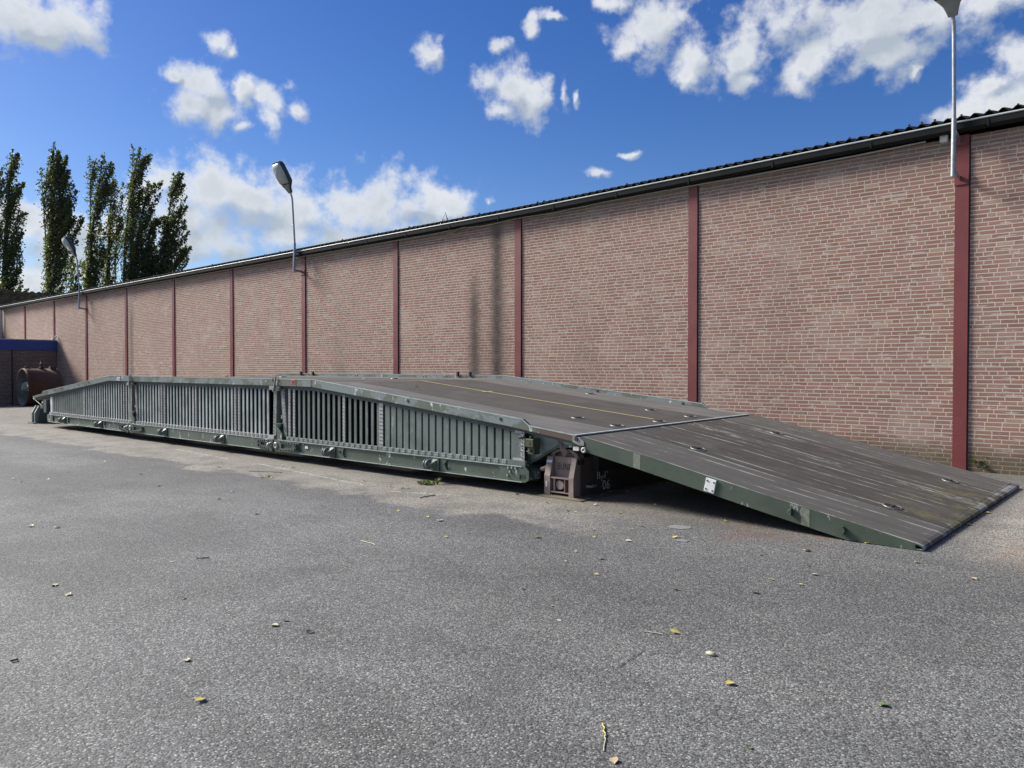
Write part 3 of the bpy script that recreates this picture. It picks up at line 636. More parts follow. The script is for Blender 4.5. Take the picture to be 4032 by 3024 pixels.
# kerb beams
for si, (x0, x1) in enumerate(SEC):
    for far in (0, 1):
        y0, y1 = (YN, YN + .045) if not far else (YF - .045, YF)
        b = MB(); tp = clip(KT, x0, x1); bt = clip(KB, max(x0, -23.81), min(x1, -5.32)); b.prism(tp + bt[::-1], y0, y1)
        yy = YN - .004 if not far else YF - .049
        kb = b.build('kerb_beam', 'kerb green', br, tilt=True, bevel=.005)
        q = MB(); e0 = clip(KT, x0, x1); q.prism([(x, z - .009) for x, z in e0] + [(x, z + .002) for x, z in e0[::-1]], yy + .001, yy + .016); q.build('worn_glint_edge', 'edge glint', kb, tilt=True)  # worn kerb edge, with its sky highlight painted in as a pale strip
        hs = {0: [-21.6, -19.8], 1: [], 2: [-8.2, -6.45]}[si]
        for hx in hs:
            q = MB(); q.cyl((hx, yy + .003, (interp(hx, KT) + interp(hx, KB)) / 2 + .01), (0, 1, 0), .024, .01, 12); q.build('lashing_hole', 'black', kb, tilt=True)
# yellow centre line with its small cross
def strip_on_deck(x0, x1, y0, y1, up=.006):
    b = MB(); t_ = clip(DK, x0, x1); vs = [(x, y, z + up) for x, z in t_ for y in (y0, y1)]
    b.add(vs, [(2 * i, 2 * i + 1, 2 * i + 3, 2 * i + 2) for i in range(len(t_) - 1)]); return b
b = strip_on_deck(-10.9, -5.66, 9.295, 9.345); b.build('centre_line', 'yellow line', br, tilt=True)
b = strip_on_deck(-18.2, -10.95, 9.295, 9.345); b.build('centre_line', 'yellow line', br, tilt=True)
b = strip_on_deck(-8.87, -8.81, 9.20, 9.44, .009); b.build('cross_mark', 'yellow line', br, tilt=True)
def deck_pocket(x, y, zf, slope, parent, r=.085):
    n = Vector((-slope, 0.0095, 1)).normalized() if False else Vector((-slope, 0, 1)).normalized()
    c = Vector((x, y, zf))
    b = MB(); b.lathe(c, n, [(r * .98, .0065), (.001, .0055)], 20); b.lathe(c, n, [(r * 1.0, .004), (r * 1.0, .008), (r * 1.07, .008), (r * 1.09, .001)], 20, 1)
    a = n.orthogonal().normalized(); b.tube([c + n * .009 + Vector((0, s_ * r * .8, 0)) for s_ in (-1, 1)], .007, 6, 2)
    return b.build('lashing_pocket', ['black', 'worn steel', 'rivet'], parent, tilt=True)
for x, y in ((-6.2, 8.3), (-5.53, 8.235), (-5.50, 9.22), (-5.585, 10.235), (-6.27, 10.26), (-8.09, 11.2), (-13.2, 8.3), (-12.4, 10.3), (-15.9, 8.3), (-16.6, 10.3)):
    sl = -.1015 if x > -10 else 0
    deck_pocket(x, y, interp(x, DK), sl, br)
for x, y in ((-12.6, 11.3), (-14.9, 11.2), (-11.9, 11.25), (-16.9, 9.0)):      # upright lashing rings
    z = interp(x, DK) + .01; b = MB(); b.tube([(x + .05 * math.cos(a), y, z + .05 * math.sin(a)) for a in [math.pi * i / 8 for i in range(9)]], .009, 6); b.build('lashing_ring', 'rivet', br, tilt=True)
for x in (J1 - .35, J1 + .2, J2 - .25, J2 + .12):                                 # dark latches in the far kerb
    b = MB(); b.box(x - .02, x + .02, YF - .085, YF - .03, 1.33, 1.43); b.build('latch', 'black', br, tilt=True)
# bottom girders
GZ0, GZ1 = .147, .345
def rrect(x0, x1, z0, z1, r, n=5):
    pts = []
    for (cx, cz, a0) in ((x1 - r, z0 + r, -90), (x1 - r, z1 - r, 0), (x0 + r, z1 - r, 90), (x0 + r, z0 + r, 180)):
        for i in range(n + 1): a = R_(a0 + 90 * i / n); pts.append((cx + r * math.cos(a), cz + r * math.sin(a)))
    return pts
gsec = [(-22.70, J1 - .02, [(-22.3, -21.6), (-21.2, -19.25), (-18.9, -18.0)]), (J1 + .02, J2 - .02, []), (J2 + .02, -6.0, [(-10.92, -10.12), (-9.71, -7.82), (-7.45, -6.46)])]
girders = []
for gi, (x0, x1, pk) in enumerate(gsec):
    b = MB(); outer = [(x0, GZ0), (x1, GZ0), (x1, GZ1), (x0, GZ1)]
    if gi == 2: outer = [(x0, GZ0), (-6.06, GZ0), (-5.995, .185), (-5.995, .295), (-6.06, GZ1), (x0, GZ1)]
    if gi == 0: outer = [(-22.72, .20), (-22.66, GZ0), (x1, GZ0), (x1, GZ1), (-22.66, GZ1), (-22.72, .31)]
    b.prism(outer, YN, YN + .02, [rrect(a, c, GZ0 + .03, GZ1 - .022, .06) for a, c in pk])
    inn = [(x0 + .05, GZ0 + .002), (x1 - .08, GZ0 + .002), (x1 - .08, GZ1 - .002), (x0 + .05, GZ1 - .002)]; b.prism(inn, YN + .022, YN + .34)
    pass
    if gi == 2:
        for (hx, hz) in ((-6.32, .312), (-6.26, .316), (-6.2, .312), (-6.29, .265), (-6.33, .215)): b.cyl((hx, YN - .008, hz), (0, 1, 0), .014, .018, 6, 1)
        b.prism([(-6.06, GZ0 + .02), (-6.0, .185), (-5.96, .20), (-5.96, .29), (-6.0, .30), (-6.06, GZ1 - .02)], YN + .10, YN + .18)
        b.box(-6.17, -6.13, YN - .012, YN + .001, .20, .245)
    gd = b.build('bottom_girder', ['girder green', 'rib pale'], br); girders.append(gd)
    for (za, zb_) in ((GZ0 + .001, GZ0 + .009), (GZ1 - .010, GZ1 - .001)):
        q = MB(); q.box(x0 + .06, x1 - .1, YN - .012, YN - .001, za, zb_); q.build('flange_edge_glint', 'edge glint', gd)  # pale strips paint the highlight lines along the flange edges
    if gi == 2:
        b = MB(); b.cyl((-6.075, YN + .002, .222), (0, 1, 0), .030, .010, 16); b.build('pin_hole', 'black', gd)
        b = MB(); b.box(-10.74, -10.66, YN + .010, YN + .016, .245, .285); b.build('sticker', 'white paint', gd)
for rx in (-21.43, -19.10, -15.74, -13.40, -9.99, -7.66):
    b = MB(); zc = .243
    b.lathe((rx - .11, YN - .06, zc), (1, 0, 0), [(.001, -.002), (.028, -.002), (.030, .004), (.062, .004), (.068, .012), (.068, .028), (.045, .034), (.045, .046), (.066, .052), (.066, .074), (.03, .08)], 20)
    b.add([(rx - .03, YN - .001, zc - .075), (rx - .03, YN - .001, zc + .075), (rx - .03, YN - .10, zc + .028), (rx - .03, YN - .10, zc - .028), (rx + .075, YN - .001, zc - .075), (rx + .075, YN - .001, zc + .075), (rx + .02, YN - .085, zc - .012), (rx + .02, YN - .085, zc + .012)],
          [(0, 1, 2, 3), (1, 5, 7, 2), (3, 6, 4, 0), (2, 7, 6, 3), (4, 6, 7, 5)], 1)
    b.box(rx + .075, rx + .10, YN - .02, YN - .001, zc - .085, zc + .085, 1)
    b.build('guide_roller', ['roller steel', 'girder green'], br)
    b = MB(); b.obox((rx + .2 if rx > -12 else rx - .2, YN - .004, .26), (.018, 0, .006), (0, .012, 0), (-.004, 0, .010)); b.build('hook_lug', 'black', br)
# ribbed webs
PITCH_R = .1365
def kb_at(x): return interp(x, KB) - .012
webs = [(-22.62, -17.52), (-17.22, -11.74), (-11.30, -6.12)]
for wi, (x0, x1) in enumerate(webs):
    b = MB()
    lo = GZ1 + .003
    bt = clip(KB, x0, x1); sx0, sx1 = ((x0, -20.2), (0, 0), (-8.86, x1))[wi]
    if sx1 > sx0: sb = clip(KB, sx0, sx1); b.prism([(sx0, lo), (sx1, lo)] + [(x, z + .02) for x, z in sb[::-1]], 7.205, 7.215, mi=1)
    straps = []
    if wi == 0: ribs = [(-22.42 + i * PITCH_R, .099) for i in range(17)] + [(-20.24 + .1 + i * PITCH_R, .057) for i in range(20)]; straps = [-20.27, -19.28, -17.93, -17.79]
    if wi == 1: ribs = [(-17.13 + i * PITCH_R, .057) for i in range(39)]; straps = [ribs[i][0] for i in (8, 9, 19, 30, 31)]
    if wi == 2: ribs = [(-11.26 + i * PITCH_R, .057) for i in range(18)] + [(-8.73 + i * PITCH_R, .099) for i in range(18)]; straps = [-11.26, -11.124, -9.758, -8.86]
    for rx, rw in ribs:
        zt = kb_at(rx); h = rw / 2; q = .010
        if rw > .08: b.prism([(rx - h, 7.105), (rx + h, 7.105), (rx + h + q, 7.203), (rx - h - q, 7.203)], lo, zt, axis='z', mi=2)
        else: b.box(rx - h, rx + h, 7.105, 7.120, lo, zt)
    b.build('ribbed_web', ['rib green' if wi == 2 else 'rib pale', 'web green', 'rib green'], br)
    b = MB()                                                        # riveted chord under the kerb
    for i in range(len(bt) - 1):
        (xa, za), (xb, zb) = bt[i], bt[i + 1]; b.prism([(xa, za - .065), (xb, zb - .065), (xb, zb + .01), (xa, za + .01)], 7.096, 7.104)
    x = x0 + .05
    while x < x1 - .05:
        z = interp(x, KB) - .035; b.cyl((x, 7.092, z), (0, 1, 0), .007, .010, 6, 1); b.cyl((x + .045, 7.092, z), (0, 1, 0), .007, .010, 6, 1); x += PITCH_R
    b.build('top_chord', ['web green', 'rivet'], br)
    b = MB()                                                        # riveted strip along the girder
    b.box(x0, x1 + .05, 7.062, 7.100, GZ1 + .001, .402)
    for rx, rw in ribs:
        b.box(rx - .034, rx + .034, 7.056, 7.0625, GZ1 + .004, .403, 1)
        for dx, dz in ((-.016, .016), (.016, .016), (-.016, .042), (.016, .042)): b.cyl((rx + dx, 7.054, GZ1 + dz), (0, 1, 0), .006, .008, 6, 2)
    b.build('rivet_strip', ['aluminium' if wi < 2 else 'rib green', 'aluminium', 'rivet'], br)  # left strips take the paler metal: sun glare put into the colour
    for sx in straps:
        wide = .042 if abs(sx + 8.86) < .03 or abs(sx + 20.27) < .03 else .028
        b = MB(); zt = kb_at(sx) - .01; b.box(sx - wide, sx + wide, 7.094, 7.1045, .404, zt); z = .43
        while z < zt - .02:
            for dx in ((-.02, .02) if wide > .03 else (0,)): b.cyl((sx + dx, 7.091, z), (0, 1, 0), .007, .010, 6, 1)
            z += .055
        b.build('riveted_strap', ['aluminium', 'rivet'], br)
# smooth end plates and their pale frames
b = MB(); b.box(-6.33, -6.115, 7.10, 7.11, .404, .80); b.build('end_plate', 'rib green', br)
b = MB(); b.prism([(-6.30, .404), (-6.11, .404), (-6.11, .775), (-6.26, .79), (-6.26, .745), (-6.168, .735), (-6.168, .435), (-6.30, .43)], 7.092, 7.0995)
for i in range(9): b.cyl((-6.14, 7.090, .44 + i * .037), (0, 1, 0), .008, .010, 6, 1)
for i in range(5): b.cyl((-6.158, 7.090, .45 + i * .065), (0, 1, 0), .007, .010, 6, 1)
b.build('end_frame', ['aluminium', 'rivet'], br)
b = MB(); b.box(-22.66, -22.50, 7.10, 7.11, .404, .86); b.build('end_plate', 'white paint', br)
# posts either side of the folding joints, inner braces, struts and jaws
for jx in (J1, J2):
    for s_ in (-1, 1):
        b = MB(); xb = jx + s_ * (.21 if s_ > 0 else .13); xt = jx + s_ * (.13 if s_ > 0 else .10)
        b.add([(xb + dx, y, .40) for y in (7.09, 7.20) for dx in (-.045, .045)] + [(xt + dx, y, 1.20) for y in (7.09, 7.20) for dx in (-.045, .045)], [(0, 1, 5, 4), (2, 6, 7, 3), (0, 4, 6, 2), (1, 3, 7, 5), (4, 5, 7, 6), (0, 2, 3, 1)])
        for i in range(14):
            f = i / 13; b.cyl((xb + (xt - xb) * f + .02 * s_, 7.087, .43 + .73 * f), (0, 1, 0), .007, .010, 6, 1)
        b.build('joint_post', ['worn steel', 'rivet'], br)
    b = MB(); b.tube([(jx + .02, 7.13, 1.18), (jx + .135, 7.12, .36)], .012, 8); b.box(jx + .06, jx + .10, 7.10, 7.15, .69, .75); b.build('strut', 'worn steel', br)
    b = MB(); b.obox((jx, YN - .025, 1.275), (.012, 0, .002), (0, .012, 0), (.037, 0, .125)); b.build('latch_bar', 'worn steel', br, tilt=False)
    b = MB(); b.box(jx - .005, jx + .115, 7.03, 7.075, 1.165, 1.235); b.cyl((jx + .09, 7.022, 1.195), (0, 1, 0), .012, .02, 8, 1); b.build('latch_block', ['worn steel', 'rivet'], br)
    b = MB(); b.box(jx - .21, jx - .085, 7.04, 7.10, 1.175, 1.242); b.build('guide_block', 'worn steel', br)
    b = MB(); b.box(jx - .105, jx - .07, YN - .005, YN - .001, 1.312, 1.372); b.build('slot', 'black', br)
    b = MB()   # jaw hooking up from the lower pin
    b.prism([(jx + .01, .345), (jx + .155, .345), (jx + .155, .455), (jx + .045, .55), (jx - .03, .585), (jx - .03, .52), (jx + .005, .46)], 7.05, 7.10); b.box(jx - .03, jx + .13, 7.03, 7.15, .60, .615); b.prism([(jx - .03, .55), (jx + .06, .545), (jx + .12, .60), (jx - .03, .60)], 7.07, 7.13); b.build('jaw', 'girder green', br)
    for s_ in (-1, 1):   # bolted hinge plates
        ln = .56 if s_ < 0 else .64
        b = MB(); o = [(jx - .035 + s_ * .02, .34), (jx - .035 + s_ * .02, .19), (jx - .035 + s_ * .06, .142), (jx + s_ * .25, .148), (jx + s_ * ln, .19), (jx + s_ * ln, .305), (jx + s_ * .35, .338)]
        pkt = [(jx + s_ * .2, .205), (jx + s_ * (ln - .12), .23), (jx + s_ * (ln - .12), .275), (jx + s_ * .2, .285)]
        b.prism(o, YN - .03, YN - .0005, [pkt])
        for i in range(6):
            f = i / 5; b.cyl((jx + s_ * (.19 + f * (ln - .24)), YN - .035, .316 - .022 * f), (0, 1, 0), .013, .026, 6, 1); b.cyl((jx + s_ * (.19 + f * (ln - .24)), YN - .035, .170 + .035 * f), (0, 1, 0), .013, .026, 6, 1)
        for i in range(2): b.cyl((jx + s_ * (ln - .03), YN - .035, .225 + i * .045), (0, 1, 0), .013, .026, 6, 1)
        hp = b.build('hinge_plate', ['girder green', 'rivet'], br)
        b = MB(); c = (jx - .035 + s_ * .085, YN - .03, .245)
        if s_ < 0: b.lathe(c, (0, -1, 0), [(.05, 0), (.05, .02), (.036, .03), (.036, .06), (.022, .07), (.001, .07)], 16); b.build('pin', 'worn steel', hp)
        else: b.lathe(c, (0, -1, 0), [(.056, 0), (.056, .018), (.024, .02), (.022, .004), (.001, .004)], 20); b.cyl((c[0], c[1] - .012, c[2]), (0, 1, 0), .022, .01, 12, 1); b.build('bushing', ['worn steel', 'black'], hp)
for sx, m_ in ((J1 - .62, 'white paint'), (J2 + .52, 'red paint')):
    b = MB(); b.box(sx - .055, sx + .055, YN - .004, YN - .0005, 1.275, 1.352, 0); b.prism(rrect(sx - .014, sx + .022, 1.288, 1.335, .012), YN - .007, YN - .0035, mi=1); b.build('slot_plate', [m_, 'black'], br)
for sx in (J2 + .61, -10.53, J1 - .55):
    b = MB(); b.box(sx - .005, sx + .005, YN - .003, YN - .0005, interp(sx, KB) + .003, interp(sx, KT) - .003); b.build('kerb_joint', 'black', br)
# far side webs, closing the bridge against the light, and inner cross frames
for (x0, x1) in webs:
    bt = clip(KB, x0, x1); b = MB(); b.prism([(x0, .15), (x1, .15)] + [(x, z + .03) for x, z in bt[::-1]], 11.40, 11.50); b.build('far_web', 'web green', br, tilt=True)
for x in (-22.3, -20, J1 - .3, J1 + .3, -14.5, J2 - .3, J2 + .3, -9, -6.3):
    b = MB(); z = interp(x, DK) - .12; b.box(x - .03, x + .03, 7.3, 11.38, .2, z); b.build('cross_frame', 'web green', br)
# right-hand haunch with its box, lever and hinge
b = MB(); b.prism([(-6.26, .30), (-5.69, .600), (-5.50, .618), (-5.33, .635), (-5.32, .70), (-6.11, .80), (-6.26, .81)], 7.235, 7.247); b.build('haunch_web', 'rib pale', br)
b = MB()
pts = [(-6.25, .298), (-5.69, .597), (-5.50, .614), (-5.36, .626)]
for i in range(3): b.prism([(pts[i][0], pts[i][1] - .016), (pts[i + 1][0], pts[i + 1][1] - .016), (pts[i + 1][0], pts[i + 1][1] + .016), (pts[i][0], pts[i][1] + .014)], 7.21, 7.42)
b.build('haunch_flange', 'girder green', br)
b = MB(); b.prism([(-6.33, .812), (-6.33, .775), (-5.33, .655), (-5.33, .688)], 7.10, 7.16)
for i in range(11): b.cyl((-6.25 + i * .085, 7.096, .790 - i * .0102), (0, 1, 0), .009, .012, 6, 1)
b.build('haunch_chord', ['girder green', 'rivet'], br)
b = MB(); b.box(-6.035, -5.91, 7.02, 7.16, .585, .685); b.box(-6.02, -5.92, 7.05, 7.16, .495, .582); b.box(-5.985, -5.965, 7.04, 7.10, .685, .715); b.prism([(-5.99, .635), (-5.97, .615), (-5.95, .635), (-5.97, .655)], 7.016, 7.0195); b.cyl((-5.97, 7.035, .54), (0, 1, 0), .016, .03, 8); b.obox((-5.99, 7.02, .535), (.025, 0, .002), (0, .006, 0), (0, 0, .006)); lb = b.build('latch_box', 'olive', br, bevel=.006)
b = MB(); b.tube([(-6.14, 7.04, .69), (-6.085, 7.06, .70)], .022, 10); b.tube([(-6.085, 7.06, .705), (-6.03, 7.10, .58)], .016, 8); b.build('lever', 'web green', br)
b = MB(); b.prism([(-5.33, .69), (-5.33, .755), (-5.23, .74), (-5.17, .70), (-5.17, .655), (-5.24, .655)], 7.03, 7.16); b.box(-5.225, -5.16, 7.05, 7.2, .63, .695, 1); b.build('hinge_bracket', ['worn steel', 'black'], br)
b = MB(); b.cyl((-5.275, 7.025, .725), (0, 1, 0), .024, .014, 14); b.build('hinge_hole', 'black', br)
b = MB(); b.box(-5.36, -5.28, 7.08, 7.2, .585, .63); b.build('side_light', 'box plastic', br)
b = MB(); b.add([(x, y, z) for x in (-5.33, -5.285) for (y, z) in ((YN, .771), (YF, .771))] + [(x, y, z) for x in (-5.33, -5.285) for (y, z) in ((YN, .760), (YF, .760))], [(0, 1, 3, 2), (0, 2, 6, 4), (2, 3, 7, 6), (1, 0, 4, 5), (3, 1, 5, 7)]); b.build('end_strip', 'seam steel', br, tilt=True)
b = MB(); b.box(-5.5, -5.3, 7.5, 11.4, .30, .70); b.build('end_shade_beam', 'black', br)  # black beam added to keep light out under the bridge end
# left end: haunch, arm
b = MB(); b.prism([(-22.70, .35), (-23.55, .70), (-23.7, .735), (-22.62, .84)], 7.165, 7.18); b.build('haunch_web', 'rib green', br)
b = MB(); b.tube([(-23.86, 7.06, .735), (-23.2, 7.10, .52), (-22.95, 7.10, .40)], .013, 8); b.box(-23.3, -23.1, 7.06, 7.12, .48, .56); b.build('link_arm', 'web green', br)
b = MB(); b.box(-22.98, -22.78, 7.04, 7.2, .38, .72); b.build('end_housing', 'web green', br)

# ================================================================= RAMP
rp = thing('access_ramp', (-3.4, 9.33, 0), 'dark grooved access ramp with green sides leading up to the bridge', 'ramp')
RT = [(-5.20, .757), (-4.3, .588), (-3.08, .332), (-2.24, .166), (-1.765, .066)]
RB = [(-5.145, .583), (-4.305, .418), (-3.08, .162), (-2.305, .006), (-1.765, .004)]
for (y0, y1) in ((YN, 7.965), (7.985, 10.54), (10.56, YF)):
    b = MB(); b.prism(RT + RB[::-1], y0, y1, mi=1, miside=1, mitop=0); b.build('deck_panel', ['ramp tread', 'ramp green'], rp, tilt=True, bevel=.004)
    b = MB(); o = [(-1.765, .067), (-1.72, .056), (-1.69, .044), (-1.678, .028), (-1.684, .010), (-1.70, .004), (-1.765, .004)]
    hole = [(-1.752, .052), (-1.722, .044), (-1.700, .034), (-1.692, .024), (-1.698, .014), (-1.752, .014)]
    b.prism(o, y0, y1, [hole], mi=1, miside=0); b.prism(hole, y0 + .12, y0 + .13, mi=2); b.build('nose', ['ramp tread', 'ramp green', 'black'], rp)
for x, y in ((-4.31, 8.08), (-2.23, 8.13), (-4.37, 10.45), (-2.22, 10.45)): deck_pocket(x, y, interp(x, RT), -.20, rp, .082)
b = MB(); sl = Vector((1, 0, -.207)).normalized(); up = Vector((.207, 0, 1)).normalized()
b.obox((-3.613, YN - .010, .36), sl * .056, (0, .010, 0), up * .068); rf = b.build('reflector_plate', 'white paint', rp, bevel=.003)
for i, j in ((-1, -1), (1, -1), (-1, 1), (1, 1)):
    b = MB(); b.cyl(Vector((-3.613, YN - .022, .36)) + sl * .036 * i + up * .042 * j, (0, 1, 0), .009, .008, 6); b.build('bolt', 'rivet', rf)
b = MB(); b.cyl((-2.34, YN - .024, .094), (0, 1, 0), .034, .048, 20); b.build('knob', 'ramp green', rp, bevel=.003)
b = MB(); b.obox((-2.795, YN - .018, .198), (.006, 0, 0), (0, .018, 0), (0, 0, .034)); b.tube([(-2.80, YN - .022, .225), (-2.825, YN - .03, .195), (-2.79, YN - .03, .165)], .006, 6); b.build('lug', 'ramp green', rp)
b = MB(); b.lathe((-5.168, YN - .002, .605), (0, -1, 0), [(.033, 0), (.033, .02), (.013, .022), (.012, .004), (.001, .004)], 20); b.cyl((-5.168, YN - .013, .605), (0, 1, 0), .012, .008, 10, 1); b.build('hinge_pin', ['aluminium', 'black'], rp)
plain('scraped paint', (0.12, 0.14, 0.10), (0.19, 0.21, 0.16), 0.6, 25)
for (x0, x1) in ((-4.52, -4.43), (-2.71, -2.63)):
    b = MB(); b.add([(x0, YN - .002, interp(x0, RB) + .006), (x1, YN - .002, interp(x1, RB) + .006), (x1, YN - .002, interp(x1, RT) - .006), (x0, YN - .002, interp(x0, RT) - .006)], [(0, 1, 2, 3)]); b.build('scraped_band', 'scraped paint', rp)

# ================================================================= BEARING BLOCKS
def text_mesh(txt, size, name, material, parent, loc, rot):
    cu = bpy.data.curves.new(name, 'FONT'); cu.body = txt; cu.size = size; cu.extrude = .0006; cu.align_x = 'LEFT'; cu.space_character = 1.05
    tmp = bpy.data.objects.new(name, cu); col.objects.link(tmp); dg = bpy.context.evaluated_depsgraph_get(); me = bpy.data.meshes.new_from_object(tmp.evaluated_get(dg))
    bpy.data.objects.remove(tmp); me.materials.clear(); me.materials.append(M[material])
    o = bpy.data.objects.new(name, me); col.objects.link(o); o.parent = parent; o.location = Vector(loc) - Vector(ORIG[parent.name]); o.rotation_euler = rot; return o
bk = thing('bearing_block', (-5.6, 7.2, 0), 'brown steel bearing block marked BUND and 06 standing under the bridge end', 'bearing block')
X0, X1, YB = -5.835, -5.40, 7.14
b = MB(); b.box(-5.91, -5.25, 7.085, 11.51, 0.001, .011); b.add([(-5.90, 7.095, .0115), (-5.26, 7.095, .0115), (-5.26, 11.5, .0115), (-5.90, 11.5, .0115), (X0 - .0, 7.13, .028), (X1 + .0, 7.13, .028), (X1, 11.5, .028), (X0, 11.5, .028)], [(3, 2, 1, 0), (4, 5, 6, 7), (0, 1, 5, 4), (1, 2, 6, 5), (2, 3, 7, 6), (3, 0, 4, 7)]); b.build('base_plate', 'mossy plate', bk)
b = MB(); b.box(X0 + .09, X1 - .07, YB + .09, 11.4, .232, .478); b.box(X0 + .004, X1 - .004, YB + .137, 11.39, .03, .475, 1); b.build('body', ['pier brown', 'block side shade'], bk)
for s_, xa in ((.085, X0), (.07, X1 - .07)):
    b = MB(); prof_ = [(YB, .03), (YB, .25), (YB + .065, .478), (YB + .135, .478), (YB + .135, .03)]; b.prism(prof_, xa, xa + s_, axis='x'); b.build('corner_post', 'pier brown', bk)
b = MB(); b.box(X0 + .085, X1 - .07, YB + .005, YB + .12, .226, .242); b.box(X0 + .085, X1 - .07, YB + .005, YB + .12, .058, .072)
for xq in (X0 + .145, X1 - .135): b.box(xq - .004, xq + .004, YB + .006, YB + .12, .072, .226)
b.build('frame', 'pier brown', bk)
b = MB(); b.box(X0 + .086, X1 - .071, YB + .122, YB + .129, .030, .231); b.build('recess', 'black', bk)
b = MB(); b.cyl(((X0 + X1) / 2, YB + .07, .152), (0, 1, 0), .055, .09, 24); b.build('round_boss', 'pier brown', bk)
b = MB()
arc = [(-5.80 + .0, .48)]; cx_, rx_ = (X0 + X1) / 2, .205
arcp = [(cx_ - rx_ * math.cos(a), .478 + .098 * math.sin(a)) for a in [math.pi * i / 14 for i in range(15)]]
hole_ = [(cx_ + .15 * math.cos(a), .484 + .062 * math.sin(a)) for a in [math.pi * i / 10 for i in range(11)]]
b.prism(arcp, YB + .11, YB + .15, [hole_]); b.prism([(x, z - .01) for x, z in arcp], YB + .17, YB + .23)
for hx in (-.04, .05): b.cyl((cx_ + hx, YB + .167, .525), (0, 1, 0), .017, .012, 12, 1)
b.build('saddle', ['pier brown', 'black'], bk)
b = MB(); b.add([(cx_ - .03, YB + .075, .555), (cx_ + .035, YB + .065, .478), (cx_ + .065, YB + .09, .55), (cx_ - .08, YB + .06, .70), (cx_ + .0, YB + .105, .54)], [(0, 1, 2, 4), (0, 3, 1), (1, 3, 2), (2, 3, 4), (4, 3, 0)]); b.build('guide_fin', 'pier brown', bk)
b = MB(); b.tube([(X0 + .01, YB + .09, .335), (X0 - .085, YB + .04, .312)], [.042, .024], 12); b.cyl((X0 - .088, YB + .038, .311), (.55, .3, .1), .012, .012, 10, 1); b.build('side_nozzle', ['pier brown', 'black'], bk)
b = MB(); b.add([(X0 + .0, YB + .011, .405), (X0 + .085, YB + .011, .405), (X0 + .085, YB + .029, .437), (X0, YB + .029, .437)], [(0, 1, 2, 3)])
bb = b; bb.v = [(x, y + .025, z) for x, y, z in bb.v]; bb.build('white_band', 'white paint', bk)
b = MB(); b.box(X0 + .022, X0 + .047, YB - .004, YB - .0005, .115, .185); b.build('white_label', 'white paint', bk)
tm = text_mesh('BUND', .114, 'lettering', 'lettering black', bk, (-5.706, YB + .0885, .325), (R_(90), 0, 0)); tm.scale = (.70, 1, 1)
text_mesh('06', .16, 'number', 'lettering white', bk, (X1 + .002, 7.72, .055), (R_(90), 0, R_(90)))
b = MB(); xw = X1 + .002
for (ya, yb_, za, zb_) in ((7.62, 7.84, .385, .392), (7.62, 7.628, .20, .385), (7.66, 7.668, .21, .36), (7.78, 7.788, .22, .37), (7.83, 7.838, .25, .39), (7.66, 7.79, .29, .297), (7.66, 7.79, .215, .222), (7.62, 7.80, .195, .201), (7.70, 7.72, .165, .18)): b.box(X1 - .002, xw, ya, yb_, za, zb_)
b.build('painted_symbol', 'lettering white', bk)
b = MB(); b.tube([(X1, 7.40, .13), (X1 + .05, 7.40, .13), (X1 + .055, 7.52, .13), (X1, 7.52, .13)], .018, 8); b.build('handle', 'worn steel', bk)
for yy in (7.22, 7.30):
    b = MB(); b.box(X1 - .001, X1 + .0025, yy, yy + .05, .40, .455); b.build('vent_slot', 'black', bk)
lk = thing('bearing_block', (-24.6, 7.4, 0), 'dark green steel bearing block under the far left end of the bridge', 'bearing block')
X0, X1, YB = -24.78, -24.48, 7.28
b = MB(); b.box(-24.83, -24.36, 7.20, 11.4, 0, .025); b.build('base_plate', 'pier green', lk)
b = MB(); b.prism([(7.42, .026), (7.42, .46), (7.60, .50), (11.3, .50), (11.3, .026)], X0 + .02, X1 - .02, axis='x'); b.prism([(7.36, .026), (7.36, .30), (7.46, .47), (7.9, .47), (8.2, .3), (8.2, .026)], X1 - .02, X1 + .05, axis='x'); b.build('body', 'pier green', lk)
for xa in (X0, X1 - .055):
    b = MB(); b.prism([(YB, .026), (YB, .30), (YB + .10, .50), (YB + .16, .50), (YB + .16, .026)], xa, xa + .055, axis='x'); b.build('corner_post', 'lamp neck', lk)
b = MB(); b.box(X0 + .055, X1 - .055, YB + .05, YB + .12, .12, .20); b.build('frame', 'lamp neck', lk)
b = MB(); b.tube([(X1 + .06 * math.cos(a), YB + .2, .49 + .10 * math.sin(a)) for a in [math.pi * i / 10 for i in range(11)]], .022, 8); b.build('shackle', 'lamp neck', lk)
